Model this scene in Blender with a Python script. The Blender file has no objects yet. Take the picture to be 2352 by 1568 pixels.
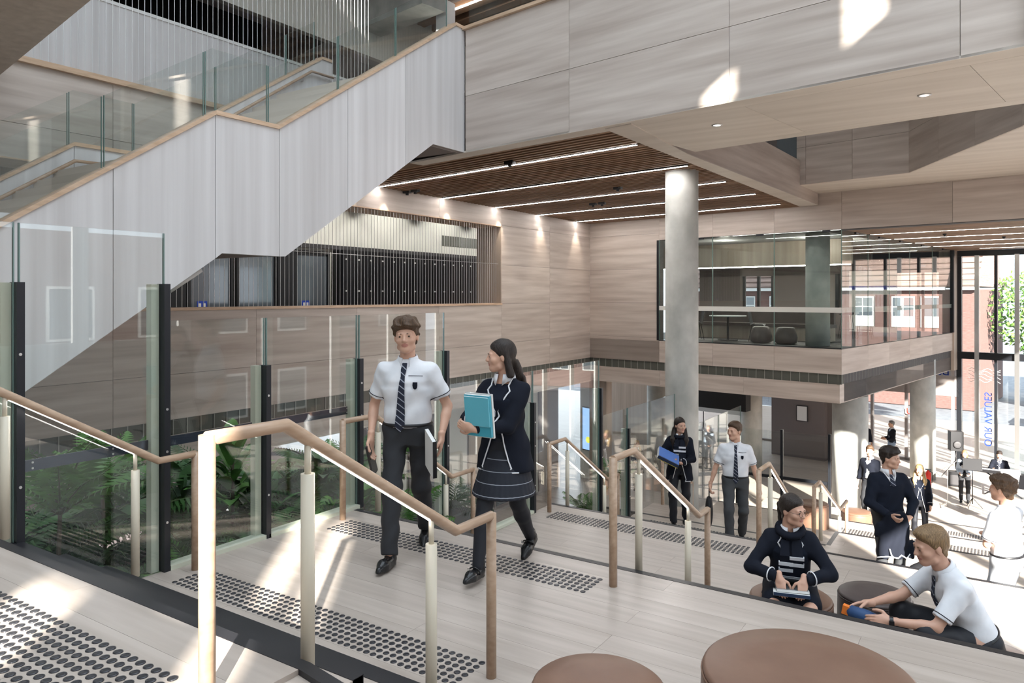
import bpy, bmesh, math, random
import numpy as np
from mathutils import Vector, Matrix

# ------------------------------------------------------------------ camera, world, sun, exposure
SC = bpy.context.scene
COL = SC.collection
SC.view_settings.view_transform = 'Standard'
SC.view_settings.look = 'None'
SC.view_settings.gamma = 1.0
SC.view_settings.use_curve_mapping = False
SC.view_settings.exposure = 0.66
YAW = math.radians(33.44)                 # camera looks this far left of +Y (the way the stairs run down)
cd = bpy.data.cameras.new('camera'); cam = bpy.data.objects.new('camera', cd); COL.objects.link(cam)
cd.sensor_width = 36.0; cd.lens = 1702.0 / 2352.0 * 36.0
cd.shift_y = -104.0 / 2352.0
cd.clip_start = 0.05; cd.clip_end = 400
cam.location = (0, 0, 0); cam.rotation_euler = (math.pi / 2, 0, YAW)   # eye level is z = 0
SC.camera = cam

wd = bpy.data.worlds.new('sky'); SC.world = wd; wd.use_nodes = True
bg = wd.node_tree.nodes['Background']; bg.inputs[0].default_value = (0.80, 0.90, 1.0, 1); bg.inputs[1].default_value = 2.4
SUN_EL = math.radians(23); TE = math.tan(SUN_EL)
SUN = Vector((0.63 * math.cos(SUN_EL), -0.777 * math.cos(SUN_EL), math.sin(SUN_EL)))   # towards the sun
sl = bpy.data.lights.new('sun', 'SUN'); sl.energy = 21.0; sl.angle = math.radians(0.7); sl.color = (1.0, 0.95, 0.86)
so = bpy.data.objects.new('sun', sl); COL.objects.link(so); so.location = (30, -30, 30)
so.rotation_euler = SUN.to_track_quat('Z', 'Y').to_euler()
SC.cycles.transparent_max_bounces = 24
SC.cycles.max_bounces = 8
SC.cycles.diffuse_bounces = 5
SC.cycles.glossy_bounces = 3
SC.cycles.transmission_bounces = 4
SC.cycles.caustics_reflective = False
SC.cycles.caustics_refractive = False
SC.cycles.sample_clamp_indirect = 6.0

R = random.Random(7)

# ------------------------------------------------------------------ materials
MATS = {}
def mat(name, color, rough=0.6, metal=0.0, spec=0.4, emit=None, estr=0.0):
    m = bpy.data.materials.new(name); m.use_nodes = True
    b = m.node_tree.nodes['Principled BSDF']
    b.inputs['Base Color'].default_value = (*color, 1)
    b.inputs['Roughness'].default_value = rough
    b.inputs['Metallic'].default_value = metal
    b.inputs['Specular IOR Level'].default_value = spec
    if emit:
        b.inputs['Emission Color'].default_value = (*emit, 1); b.inputs['Emission Strength'].default_value = estr
    MATS[name] = m
    return m
def nd(m, t, **kw):
    n = m.node_tree.nodes.new(t)
    for k, v in kw.items(): setattr(n, k, v)
    return n
def ln(m, a, b): m.node_tree.links.new(a, b)
def vary(m, c1, c2, scale=(1, 1, 1), nscale=3.0, detail=4.0, rnd=0.0, bump=0.0, lo=0.3, hi=0.7):
    """noise-driven colour between c1 and c2 in object space; rnd adds a per-object shift of the noise and tint"""
    b = m.node_tree.nodes['Principled BSDF']
    tc = nd(m, 'ShaderNodeTexCoord'); mp = nd(m, 'ShaderNodeMapping'); mp.inputs['Scale'].default_value = scale
    no = nd(m, 'ShaderNodeTexNoise'); no.inputs['Scale'].default_value = nscale; no.inputs['Detail'].default_value = detail
    cr = nd(m, 'ShaderNodeValToRGB')
    cr.color_ramp.elements[0].position = lo; cr.color_ramp.elements[0].color = (*c1, 1)
    cr.color_ramp.elements[1].position = hi; cr.color_ramp.elements[1].color = (*c2, 1)
    ln(m, tc.outputs['Object'], mp.inputs['Vector'])
    out = cr.outputs['Color']
    if rnd > 0:
        oi = nd(m, 'ShaderNodeObjectInfo'); va = nd(m, 'ShaderNodeVectorMath', operation='MULTIPLY_ADD')
        cx = nd(m, 'ShaderNodeCombineXYZ')
        ln(m, oi.outputs['Random'], cx.inputs[0]); ln(m, oi.outputs['Random'], cx.inputs[2])
        va.inputs[1].default_value = (13, 0, 29)
        ln(m, cx.outputs[0], va.inputs[0]); ln(m, mp.outputs['Vector'], va.inputs[2]); ln(m, va.outputs[0], no.inputs['Vector'])
        mr = nd(m, 'ShaderNodeMapRange'); mr.inputs['To Min'].default_value = 1 - rnd; mr.inputs['To Max'].default_value = 1 + rnd
        ln(m, oi.outputs['Random'], mr.inputs['Value'])
        mx = nd(m, 'ShaderNodeVectorMath', operation='SCALE'); ln(m, cr.outputs['Color'], mx.inputs[0]); ln(m, mr.outputs['Result'], mx.inputs['Scale'])
        out = mx.outputs[0]
    else:
        ln(m, mp.outputs['Vector'], no.inputs['Vector'])
    ln(m, no.outputs['Fac'], cr.inputs['Fac']); ln(m, out, b.inputs['Base Color'])
    if bump:
        bu = nd(m, 'ShaderNodeBump'); bu.inputs['Strength'].default_value = bump; bu.inputs['Distance'].default_value = 0.01
        ln(m, no.outputs['Fac'], bu.inputs['Height']); ln(m, bu.outputs['Normal'], b.inputs['Normal'])
    return m

vary(mat('wood_h', (.6, .5, .42), .42), (.44, .372, .325), (.63, .56, .505), (.30, .30, 5.0), 1.6, 5, .045)
vary(mat('wood_v', (.6, .5, .42), .42), (.57, .555, .555), (.70, .69, .695), (6, 6, .16), 1.3, 5, .035)
vary(mat('wood_v_warm', (.6, .5, .42), .45), (.40, .33, .27), (.52, .44, .37), (6, 6, .2), 1.3, 5, .03)
vary(mat('wood_soffit', (.6, .5, .42), .45), (.60, .545, .48), (.72, .665, .60), (.3, 3.0, 3.0), 1.4, 4, .04)
vary(mat('wood_trim', (.6, .42, .28), .35), (.53, .37, .25), (.68, .50, .36), (2, 2, 14), 2.0, 4, .05)
vary(mat('rail_wood', (.6, .42, .28), .3), (.36, .24, .16), (.48, .345, .245), (14, 2, 14), 2.0, 4, .0)
vary(mat('slat_wood', (.3, .17, .1), .5), (.20, .115, .065), (.34, .205, .125), (.5, .5, 4), 2.0, 4, .12)
vary(mat('floor_wood', (.6, .5, .42), .36), (.36, .305, .262), (.455, .395, .348), (.8, 9, 1), 1.6, 5, .03)
vary(mat('concrete', (.4, .4, .37), .65), (.40, .41, .385), (.62, .62, .585), (1, 1, .8), 2.4, 8, .06, .15)
vary(mat('soil', (.03, .028, .025), .9), (.012, .011, .01), (.05, .045, .04), (1, 1, 1), 22, 4, 0, .4)
vary(mat('asphalt', (.1, .1, .11), .85), (.13, .14, .16), (.20, .21, .23), (1, 1, 1), 3.0, 5)
vary(mat('carpet', (.1, .08, .09), .95), (.16, .125, .13), (.22, .18, .185), (1, 1, 1), 30, 2)
vary(mat('leather_tan', (.33, .17, .09), .42), (.165, .090, .060), (.20, .115, .078), (1, 1, 1), 6, 4)
vary(mat('leather_dark', (.08, .055, .05), .42), (.060, .046, .044), (.08, .062, .058), (1, 1, 1), 6, 4)
vary(mat('brick', (.35, .13, .09), .8), (.13, .07, .062), (.20, .11, .098), (1, 1, 4), 5, 3)
vary(mat('roof_tile', (.25, .16, .14), .8), (.17, .115, .10), (.30, .20, .17), (.4, .4, 6), 3, 3)
mat('black_strip', (.016, .016, .019), .42)
mat('black', (.012, .012, .014), .4)
mat('dark_metal', (.02, .022, .027), .32, 0.3)
mat('blue_metal', (.04, .05, .075), .3, .4)
mat('charcoal', (.045, .043, .046), .6)
mat('taupe', (.17, .145, .14), .6)
mat('taupe_light', (.30, .27, .26), .6)
mat('cream_metal', (.62, .565, .455), .38)
mat('sage', (.56, .58, .47), .45)
mat('cream_wall', (.66, .66, .61), .6)
mat('white', (.78, .78, .77), .5)
mat('white_gloss', (.80, .82, .83), .2)
mat('grey_ceiling', (.48, .48, .48), .8)
mat('steel', (.62, .62, .62), .3, .9)
mat('stud', (.055, .055, .062), .28, .55)
mat('vent', (.105, .11, .095), .5)
mat('vent_bar', (.33, .33, .30), .5)
mat('chair_plastic', (.05, .055, .06), .5)
mat('screen_blue', (.2, .35, .6), .2, emit=(.35, .55, .95), estr=.9)
mat('screen_yellow', (.8, .8, .1), .3, emit=(.8, .8, .1), estr=.8)
mat('sign_blue', (.02, .06, .42), .4)
mat('sign_red', (.65, .03, .02), .4)
mat('sign_green', (.02, .30, .16), .4)
mat('led', (1, 1, 1), .4, emit=(1.0, .96, .93), estr=14)
mat('led_main', (1, 1, 1), .4, emit=(1.0, .96, .93), estr=45)
mat('led_warm', (1, 1, 1), .4, emit=(1.0, .93, .82), estr=22)
mat('lens', (1, 1, 1), .4, emit=(1.0, .93, .82), estr=6)
mat('window_glass_far', (.10, .12, .14), .08, 0, .8)
mat('curtain', (.72, .72, .68), .8)

def glass(name, tint, refl=0.055, edge=False):
    m = bpy.data.materials.new(name); m.use_nodes = True; nt = m.node_tree
    for n in list(nt.nodes): nt.nodes.remove(n)
    out = nd(m, 'ShaderNodeOutputMaterial'); tr = nd(m, 'ShaderNodeBsdfTransparent'); gl = nd(m, 'ShaderNodeBsdfGlossy')
    tr.inputs[0].default_value = (*tint, 1); gl.inputs['Roughness'].default_value = 0.01
    fr = nd(m, 'ShaderNodeFresnel'); ge = nd(m, 'ShaderNodeNewGeometry'); im = nd(m, 'ShaderNodeMath', operation='MULTIPLY_ADD')
    im.inputs[1].default_value = -.8333; im.inputs[2].default_value = 1.5            # a thin pane: the way out of the sheet reflects like the way in
    ln(m, ge.outputs['Backfacing'], im.inputs[0]); ln(m, im.outputs[0], fr.inputs['IOR'])
    ma = nd(m, 'ShaderNodeMath', operation='MULTIPLY_ADD'); ma.inputs[1].default_value = 1.05; ma.inputs[2].default_value = refl - .045
    mx = nd(m, 'ShaderNodeMixShader')
    ln(m, fr.outputs[0], ma.inputs[0]); ln(m, ma.outputs[0], mx.inputs[0]); ln(m, tr.outputs[0], mx.inputs[1]); ln(m, gl.outputs[0], mx.inputs[2])
    ln(m, mx.outputs[0], out.inputs[0]); MATS[name] = m
    return m
glass('glass', (.955, .975, .968))
glass('glass_green', (.90, .945, .935), .06)
glass('glass_clear', (.95, .97, .97))
mat('glass_edge', (.16, .24, .22), .25)

# ------------------------------------------------------------------ mesh helpers
def link(name, me, parent=None, m=None):
    o = bpy.data.objects.new(name, me); COL.objects.link(o)
    if parent is not None: o.parent = parent
    if m is not None and not me.materials:
        for q in (m if isinstance(m, (list, tuple)) else [m]): me.materials.append(MATS[q])
    return o
def tag(o, label=None, cat=None, group=None, kind=None):
    if label: o['label'] = label
    if cat: o['category'] = cat
    if group: o['group'] = group
    if kind: o['kind'] = kind
    return o
def empty(name, loc=(0, 0, 0), rz=0.0):
    o = bpy.data.objects.new(name, None); COL.objects.link(o); o.location = loc; o.rotation_euler = (0, 0, rz); o.empty_display_size = .1
    return o
def thing(name, label, cat, loc=(0, 0, 0), rz=0.0, group=None):
    return tag(empty(name, loc, rz), label, cat, group)
class MB:
    """collects boxes, prisms, tubes and lathes; build() links them as one mesh object"""
    def __init__(s): s.v = []; s.f = []; s.mi = []; s.sm = []
    def add(s, v, f, mi=0, sm=False):
        n = len(s.v); s.v += [tuple(map(float, p)) for p in v]; s.f += [tuple(i + n for i in q) for q in f]
        s.mi += [mi] * len(f); s.sm += [sm] * len(f); return s
    def box(s, a, b, mi=0, M=None):
        (x0, y0, z0), (x1, y1, z1) = a, b
        v = [(x0, y0, z0), (x1, y0, z0), (x1, y1, z0), (x0, y1, z0), (x0, y0, z1), (x1, y0, z1), (x1, y1, z1), (x0, y1, z1)]
        if M is not None: v = [M @ Vector(p) for p in v]
        return s.add(v, [(3, 2, 1, 0), (4, 5, 6, 7), (0, 1, 5, 4), (1, 2, 6, 5), (2, 3, 7, 6), (3, 0, 4, 7)], mi)
    def quadbox(s, p, h, mi=0):
        """base polygon p (counter-clockwise xy list) from z h[0] to h[1]"""
        n = len(p); v = [(x, y, h[0]) for x, y in p] + [(x, y, h[1]) for x, y in p]
        f = [tuple(range(n - 1, -1, -1)), tuple(range(n, 2 * n))] + [(i, (i + 1) % n, n + (i + 1) % n, n + i) for i in range(n)]
        return s.add(v, f, mi)
    def prism(s, poly, off, mi=0):
        """3-D polygon extruded by the vector off"""
        n = len(poly); o = Vector(off); v = [Vector(p) for p in poly] + [Vector(p) + o for p in poly]
        f = [tuple(range(n)), tuple(range(2 * n - 1, n - 1, -1))] + [(i, n + i, n + (i + 1) % n, (i + 1) % n) for i in range(n)]
        return s.add(v, f, mi)
    def tube(s, pts, r, n=8, mi=0, caps=True, sm=True):
        pts = [Vector(p) for p in pts]; rs = r if isinstance(r, (list, tuple)) else [r] * len(pts)
        rings = []; up0 = None
        for i, p in enumerate(pts):
            a = (pts[min(i + 1, len(pts) - 1)] - pts[max(i - 1, 0)]).normalized()
            if up0 is None: up0 = Vector((0, 0, 1)) if abs(a.z) < .9 else Vector((1, 0, 0))
            sd = a.cross(up0).normalized(); u = sd.cross(a).normalized(); up0 = u
            k = 1.0
            if 0 < i < len(pts) - 1:
                c = (pts[i] - pts[i - 1]).normalized().dot((pts[i + 1] - pts[i]).normalized()); k = 1 / max(.6, math.sqrt(max(.1, (1 + c) / 2)))
            rings.append([p + (sd * math.cos(2 * math.pi * j / n) + u * math.sin(2 * math.pi * j / n)) * rs[i] * k for j in range(n)])
        v = [q for rg in rings for q in rg]; f = []
        for i in range(len(pts) - 1):
            for j in range(n): f.append((i * n + j, i * n + (j + 1) % n, (i + 1) * n + (j + 1) % n, (i + 1) * n + j))
        s.add(v, f, mi, sm)
        if caps:
            b = len(s.v) - len(v)
            s.f += [tuple(b + j for j in range(n - 1, -1, -1)), tuple(b + (len(pts) - 1) * n + j for j in range(n))]; s.mi += [mi, mi]; s.sm += [False, False]
        return s
    def lathe(s, prof, c=(0, 0, 0), n=24, mi=0, sm=True, caps=True):
        """profile [(r, z)] turned about the vertical through c"""
        v = []; f = []
        for r, z in prof:
            for j in range(n): v.append((c[0] + r * math.cos(2 * math.pi * j / n), c[1] + r * math.sin(2 * math.pi * j / n), c[2] + z))
        for i in range(len(prof) - 1):
            for j in range(n): f.append((i * n + j, i * n + (j + 1) % n, (i + 1) * n + (j + 1) % n, (i + 1) * n + j))
        s.add(v, f, mi, sm)
        if caps:
            b = len(s.v) - len(v); k = len(prof) - 1
            s.f += [tuple(b + j for j in range(n - 1, -1, -1)), tuple(b + k * n + j for j in range(n))]; s.mi += [mi, mi]; s.sm += [False, False]
        return s
    def mesh(s, name='mesh'):
        me = bpy.data.meshes.new(name); me.from_pydata(s.v, [], s.f)
        me.polygons.foreach_set('material_index', s.mi); me.polygons.foreach_set('use_smooth', s.sm); me.update()
        return me
    def build(s, name, m, parent=None): return link(name, s.mesh(name), parent, m)
def struct(name, mb, m, label=None):
    o = mb.build(name, m); o['kind'] = 'structure'
    if label: o['label'] = label
    return o

# ------------------------------------------------------------------ the second building grid (bridge, glazed room, far walls) is turned 9.3 degrees
UB = Vector((.98680, -.16195, 0)); VB = Vector((.16195, .98680, 0)); C1 = Vector((-3.38, 20.3, 0))
def B(u, v, z=0.0): return C1 + UB * u + VB * v + Vector((0, 0, z))
MBX = Matrix.Translation(C1) @ Matrix(((UB.x, VB.x, 0, 0), (UB.y, VB.y, 0, 0), (0, 0, 1, 0), (0, 0, 0, 1)))   # (u, v, z) -> world

# levels
L = [-1.33, -1.95, -2.745, -3.53, -4.315, -5.10]          # landings of the stepped seating
ED = [1.84, 4.895, 8.50, 11.97, 15.45, 19.30]             # front edge (Y) of each
ST = [-4.0, 2.63, 6.20, 9.85, 13.32, 16.80]               # where each landing starts at the foot of its flight
ZG = -6.356                                               # ground floor
ZC = 2.35                                                 # slatted ceiling
XL, XR, XE = -4.97, -2.02, 5.0                            # glass line, flight side, outer wall
# ================================================================== the stepped floor
def in_view(p, m=0.03):
    p = Vector(p); f = Vector((-math.sin(YAW), math.cos(YAW), 0)); r = Vector((math.cos(YAW), math.sin(YAW), 0)); t = p.dot(f)
    if t < .2: return False
    x = .5 + 1702 * p.dot(r) / t / 2352; y = (680 - 1702 * p.z / t) / 1568
    return -m < x < 1 + m and -m < y < 1 + m
stud_me = MB().lathe([(.0185, 0), (.0175, .0035), (.0105, .005), (.0100, .0042)], n=14).mesh('stud'); stud_me.materials.append(MATS['stud'])
bar_me = MB().box((-.0175, -.14, 0), (.0175, .14, .005)).mesh('stud_bar'); bar_me.materials.append(MATS['stud'])
def studs(parent, x0, y0, z, nx, ny, room, sp=.05):
    """tactile studs: the first ones in view become parts, the rest one joined part"""
    pts = [(x0 + i * sp, y0 + j * sp, z) for j in range(ny - 1, -1, -1) for i in range(nx)]
    pts = [p for p in pts if in_view(p)]
    pts.sort(key=lambda p: p[0] * p[0] + p[1] * p[1])
    for p in pts[:room]:
        o = link('stud', stud_me, parent); o.location = p
    rest = pts[room:]
    if rest:
        mb = MB()
        for x, y, q in rest: mb.lathe([(.0185, 0), (.0175, .0035), (.0105, .005)], (x, y, q), 10)
        mb.build('stud_field', 'stud', parent)['kind'] = 'stuff'
    return min(room, len(pts))

PW = .192
plank_cache = {}
def plank_mesh(l):
    l = round(l, 2)
    if l not in plank_cache:
        g = .0007
        me = MB().box((g, g, -.02), (l - g, PW - g, 0)).mesh('plank'); me.materials.append(MATS['floor_wood']); plank_cache[l] = me
    return plank_cache[l]
def planks(parent, x0, x1, y0, y1, z):
    y = y1 - PW; row = 0
    while y > y0 - PW + .02:
        x = x0; l = R.choice((.9, 1.5, 2.1))
        while x < x1 - .01:
            w = min(l, x1 - x)
            o = link('plank', plank_mesh(w), parent); o.location = (x, y, z)
            x += w; l = 2.2
        y -= PW; row += 1

FLOOR_LABEL = ['pale timber landing at the top of the steps, nearest the camera', 'wide pale timber landing the walking couple stand on',
               'timber terrace with the seated students behind the first black edge', 'timber terrace below the seated students',
               'sunlit timber terrace with a row of tactile studs', 'lowest sunlit timber terrace of the steps']
floors = []
for k in range(6):
    z = L[k]; mb = MB(); top = z - .02 if k < 4 else z
    y0s = ST[k]; y1 = ED[k] - .055; yr = (ED[k - 1] if k else -6.0)
    if k == 0:
        mb.box((-11.0, -6, -3.2), (XL, 1.0, top)); mb.box((XL, -6, ZG), (-2.09, y1, top))
        # right of the flight the edge follows the turned grid
        mb.quadbox([(-2.09, -6), (XE, -6), (XE, y1 - .162 * (XE + 2.09)), (-2.09, y1)], (ZG, top))
    elif k == 1:
        mb.box((XL, y0s, ZG), (XE, y1, top)); mb.quadbox([(-2.09, 1.84), (XE, 1.84 - .162 * (XE + 2.09)), (XE, y0s), (-2.09, y0s)], (ZG, top))
    else:
        mb.box((XL, y0s, ZG), (XE, y1, top)); mb.box((XR, yr, ZG), (XE, y0s, top))
    fl = struct('floor', mb, 'floor_wood', FLOOR_LABEL[k]); floors.append(fl)
    # black nosing
    nb = MB()
    if k == 0:
        nb.box((XL, ED[0] - .055, z - .05), (-2.09, ED[0], z + .002))
        d = UB * 4.0; a = Vector((-2.09, ED[0] - .055, z - .05))
        nb.prism([a, a + d, a + d + Vector((.009, .055, 0)), a + Vector((0, .055, 0))], (0, 0, .052))
    elif k == 3:
        nb.box((XR, ED[k] - .055, z - .05), (XE, ED[k], z + .002)); nb.box((XR - .06, 11.25, z - .05), (XR, ED[k], z + .002))
        nb.box((XL, 11.20, z - .05), (XR - .06, 11.255, z + .002))
    else: nb.box((XL, ED[k] - .055, z - .05), (XE, ED[k], z + .002))
    nb.build('nosing', 'black_strip', fl)
    if k == 0: planks(fl, -5.0, -2.09, -.4, ED[0] - .055, z); planks(fl, -2.09, .4, .2, ED[0] - .055 - .4, z)
    elif k == 1:
        planks(fl, XL, 2.2, ST[1], ED[1] - .055, z); planks(fl, -2.09, 1.6, ED[0] - .1, ST[1], z)
    elif k < 4:
        planks(fl, XL, 3.0, ST[k], ED[k] - .055, z); planks(fl, XR, 3.0, ED[k - 1], ST[k], z)
# flights of steps between the landings
for k, n in enumerate((4, 5, 5, 5, 5, 8)):
    z0, z1 = L[k], (L[k + 1] if k < 5 else ZG); y0, y1 = ED[k], (ST[k + 1] if k < 5 else 21.5)
    h = (z0 - z1) / n; t = (y1 - y0) / (n - 1 if n > 1 else 1)
    if k == 3: y0 = 11.255; t = (y1 - y0) / (n - 1)
    xr = XR if k < 5 else XE
    if k == 0: xr = -2.09
    for i in range(1, n):
        zz = z0 - h * i; ya = y0 + t * (i - 1)
        mb = MB().box((XL, ya, z1 - .3), (xr, ya + t, zz))
        o = mb.build('step', 'floor_wood', floors[k])
        s = MB()
        s.box((XL, ya + t - .055, zz - .04), (xr, ya + t + .004, zz + .003)); s.build('nosing', 'black_strip', o)
left = 300 - studs(floors[0], -4.705, .95, L[0], 47, 12, 300)
u = studs(floors[1], -4.705, 2.95, L[1], 49, 6, 230)
studs(floors[1], -4.705, 4.34, L[1], 49, 6, 300 - u)
studs(floors[2], -4.705, 7.93, L[2], 49, 6, 300)
studs(floors[4], -2.47, 14.65, L[4], 60, 6, 0); studs(floors[5], -2.0, 18.4, L[5], 60, 6, 0); studs(floors[3], -4.6, 10.70, L[3], 46, 6, 0)

gf = MB().quadbox([(-30, -8), (-11.5, -8), (XL, -8), (XL, 19), (XE, 21), (XE, 44), (-30, 44)], (ZG - .3, ZG))
ground = struct('floor', gf, 'floor_wood', 'pale timber ground floor of the foyer')
g2 = struct('floor', MB().box((-30, -8, ZG), (-12.6, 20.5, ZG + .012)), 'carpet', 'brown carpet of the room under the panelled wall')

# ================================================================== panelled walls
def panels_rect(parent, plane, us, zs, m='wood_h', t=.03, gap=.006):
    """flat panels with open joints; plane(u, z, out) -> point, out is the distance proud of the wall"""
    for i in range(len(us) - 1):
        for j in range(len(zs) - 1):
            a, b, c, d = us[i] + gap / 2, us[i + 1] - gap / 2, zs[j] + gap / 2, zs[j + 1] - gap / 2
            p = [plane(a, c, 0), plane(b, c, 0), plane(b, d, 0), plane(a, d, 0)]
            q = [plane(a, c, t), plane(b, c, t), plane(b, d, t), plane(a, d, t)]
            mb = MB().add(p + q, [(3, 2, 1, 0), (4, 5, 6, 7), (0, 1, 5, 4), (1, 2, 6, 5), (2, 3, 7, 6), (3, 0, 4, 7)])
            mb.build('panel', m, parent)
XW = -11.2
pW = lambda y, z, o: Vector((XW - .03 + o, y, z))
wb = MB()
wb.box((XW - .8, -6, -2.74), (XW - .03, 16.45, -.235)); wb.box((XW - .3, -6, 1.90), (XW - .03, 16.45, 3.22)); wb.box((XW - .8, 16.45, -2.74), (XW - .03, 21.75, 3.22))
wl = struct('wall_left', wb, 'charcoal', 'long pale timber panelled wall with a wide slot opening behind the white stair')
ys = [.9, 3.46, 6.02, 8.60, 11.10, 13.80, 16.45, 19.0, 21.72]
panels_rect(wl, pW, ys[:7], [-2.0, -1.265, -.235]); panels_rect(wl, pW, ys[:7], [-2.74, -2.25])
panels_rect(wl, pW, ys[6:], [-2.0, -1.265, -.199, .839, 1.905, 2.36]); panels_rect(wl, pW, ys[6:], [-2.74, -2.25])
panels_rect(wl, pW, ys[:7], [1.88, 2.36]); panels_rect(wl, pW, ys[:5], [2.36, 3.22])
MB().box((XW - .8, -2, 1.862), (XW + .0, 16.45, 1.885)).build('lintel', 'wood_trim', wl)
MB().box((XW - .25, -2, -.235), (XW + .03, 16.45, -.185)).build('sill', 'wood_trim', wl)
MB().box((XW - .8, 16.42, -.2), (XW - .0, 16.45, 1.88)).build('reveal', 'wood_v_warm', wl)
vb = MB().box((XW - .06, -2, -2.25), (XW - .02, 21.7, -2.0)); vb.build('vent_slot', 'vent', wl)
vm = MB().box((-.006, -.008, -.125), (.006, .008, .125)).mesh('vent_bar'); vm.materials.append(MATS['vent_bar'])
for i in range(74):
    y = 3.0 + i * .25
    o = link('vent_bar', vm, wl); o.location = (XW - .012, y, -2.125)

# front wall of the glazed room and its fascia
pF = lambda u, z, o: B(u, .03 - o, z)
wf = MB(); wf.box((-7.95, .03, -2.0), (-5.36, .3, ZC + .6), M=MBX); wf.box((-5.36, .03, -2.0), (-.03, .5, -1.33), M=MBX); wf.box((-7.95, .09, -2.74), (-.1, .5, -2.0), M=MBX); wf.box((-5.36, .03, 1.69), (8, .4, 2.66), M=MBX)
wfo = struct('wall_front', wf, 'charcoal', 'pale timber panelled wall and fascia around the glazed meeting room')
panels_rect(wfo, pF, [-7.93, -5.33], [-2.0, -1.265, -.199, .839, 1.905, 2.36]); panels_rect(wfo, pF, [-7.93, -5.33, -3.57, -1.76, 0], [-2.0, -1.35])
panels_rect(wfo, lambda u, z, o: B(u, .06 - o, z), [-7.93, -5.33, -2.65, -.06], [-2.74, -2.25])
panels_rect(wfo, pF, [-5.33, -3.57, -1.76, 0, 2.47, 5.0, 7.5], [1.70, 2.66])
MB().box((-5.36, .0, -1.352), (0, .5, -1.325), M=MBX).build('ledge', 'dark_metal', wfo)
vb = MB().box((-7.93, .05, -2.25), (-.02, .09, -2.0), M=MBX); vb.build('vent_slot', 'vent', wfo)
for i in range(33):
    o = link('vent_bar', vm, wfo); o.location = B(-7.8 + i * .24, .03, -2.125)
ws = MB().box((-.5, .3, -2.0), (-.03, 11.9, -1.33), M=MBX).box((-.5, .3, -2.74), (-.1, 11.9, -2.0), M=MBX).box((-.5, .42, 1.69), (-.03, 11.9, 2.5), M=MBX)
wso = struct('wall_right', ws, 'charcoal', 'pale timber fascia on the sunlit side of the glazed meeting room')
pS = lambda v, z, o: B(-.03 + o, v, z)
panels_rect(wso, pS, [0, 2.06, 3.97, 6.08, 8.79, 11.9], [-2.0, -1.35], 'wood_h')
panels_rect(wso, lambda v, z, o: B(-.09 + o, v, z), [0.03, 2.06, 4.9, 7.9, 11.5], [-2.74, -2.25], 'wood_h')
MB().box((-.12, 0, -2.25), (-.07, 11.6, -2.0), M=MBX).build('vent_slot', 'vent', wso)
for i in range(48):
    o = link('vent_bar', vm, wso); o.location = B(-.065, .1 + i * .24, -2.125)
MB().box((-.45, 11.6, -2.74), (.05, 12.15, 1.69), M=MBX).build('end_post', 'wood_v_warm', wso)

# bridge across the top of the picture
ub = MB().box((-2.12, -11.06, ZC + .02), (8.0, -10.9, 4.36), M=MBX).box((-2.2, -10.9, ZC + .25), (8, -8.62, 3.25), M=MBX).box((.75, -8.75, ZC + .02), (8, -8.60, 4.2), M=MBX)
wu = struct('wall_back', ub, 'charcoal', 'timber panelled bridge spanning above the foyer')
pU = lambda u, z, o: B(u, -11.06 - o, z)
panels_rect(wu, pU, [-2.18, -.02, 2.45, 4.9, 5.46], [ZC, 3.27, 4.35], 'wood_h')
MB().box((-2.2, -11.15, 4.35), (5.5, -10.95, 4.40), M=MBX).build('cap_rail', 'wood_trim', wu)
MB().box((5.46, -11.25, ZC - .05), (5.56, -8.5, 6.0), M=MBX).build('end_fin', 'cream_metal', wu)
for a, b in ((-2.15, -1.02), (-1.0, .5), (.52, 2.4), (2.42, 5.3)):
    MB().box((a, -11.04, 4.40), (b, -11.025, 5.2), M=MBX).build('glass_pane', 'glass', wu)
# its underside
so_m = 'wood_soffit'
for a, b in ((.62, 2.50), (2.505, 4.92), (4.925, 5.46)):
    MB().box((a, -10.78, ZC - .0), (b, -8.86, ZC + .03), M=MBX).build('soffit_panel', so_m, wu)
MB().box((-3.6, -11.09, ZC), (5.46, -10.785, ZC + .03), M=MBX).build('soffit_edge', so_m, wu)
MB().box((.62, -8.855, ZC), (5.46, -8.60, ZC + .03), M=MBX).build('soffit_edge', so_m, wu)
for u_, v_ in ((1.78, -10.1), (4.28, -9.85)):
    t = thing('downlight', 'round recessed downlight in the bridge underside, ' + ('nearer the slatted ceiling' if u_ < 3 else 'nearer the right end'), 'downlight', B(u_, v_, ZC - .004), 0, 'downlights in the bridge underside')
    MB().lathe([(.05, -.004), (.075, -.004), (.075, .004), (.05, .004)], n=24, caps=False).build('ring', 'steel', t)
    MB().lathe([(.05, 0), (.045, .003)], n=20).build('lens', 'lens', t)
# timber beam between the slatted ceiling and the open void
bm_ = MB().quadbox([(-4.58, 9.50), (-4.34, 9.6), (-4.33, 11.75), (-3.95, 20.3), (-4.37, 20.3)], (ZC, ZC + .9))
beam = struct('beam', bm_, 'wood_h', 'timber edge beam beside the slatted ceiling')
bb = MB().quadbox([(-4.64, 9.40), (-4.2, 9.30), (-4.31, 11.75), (-3.93, 20.25), (-4.39, 20.25)], (ZC - .012, ZC))
bb.build('soffit_strip', so_m, beam)
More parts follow.
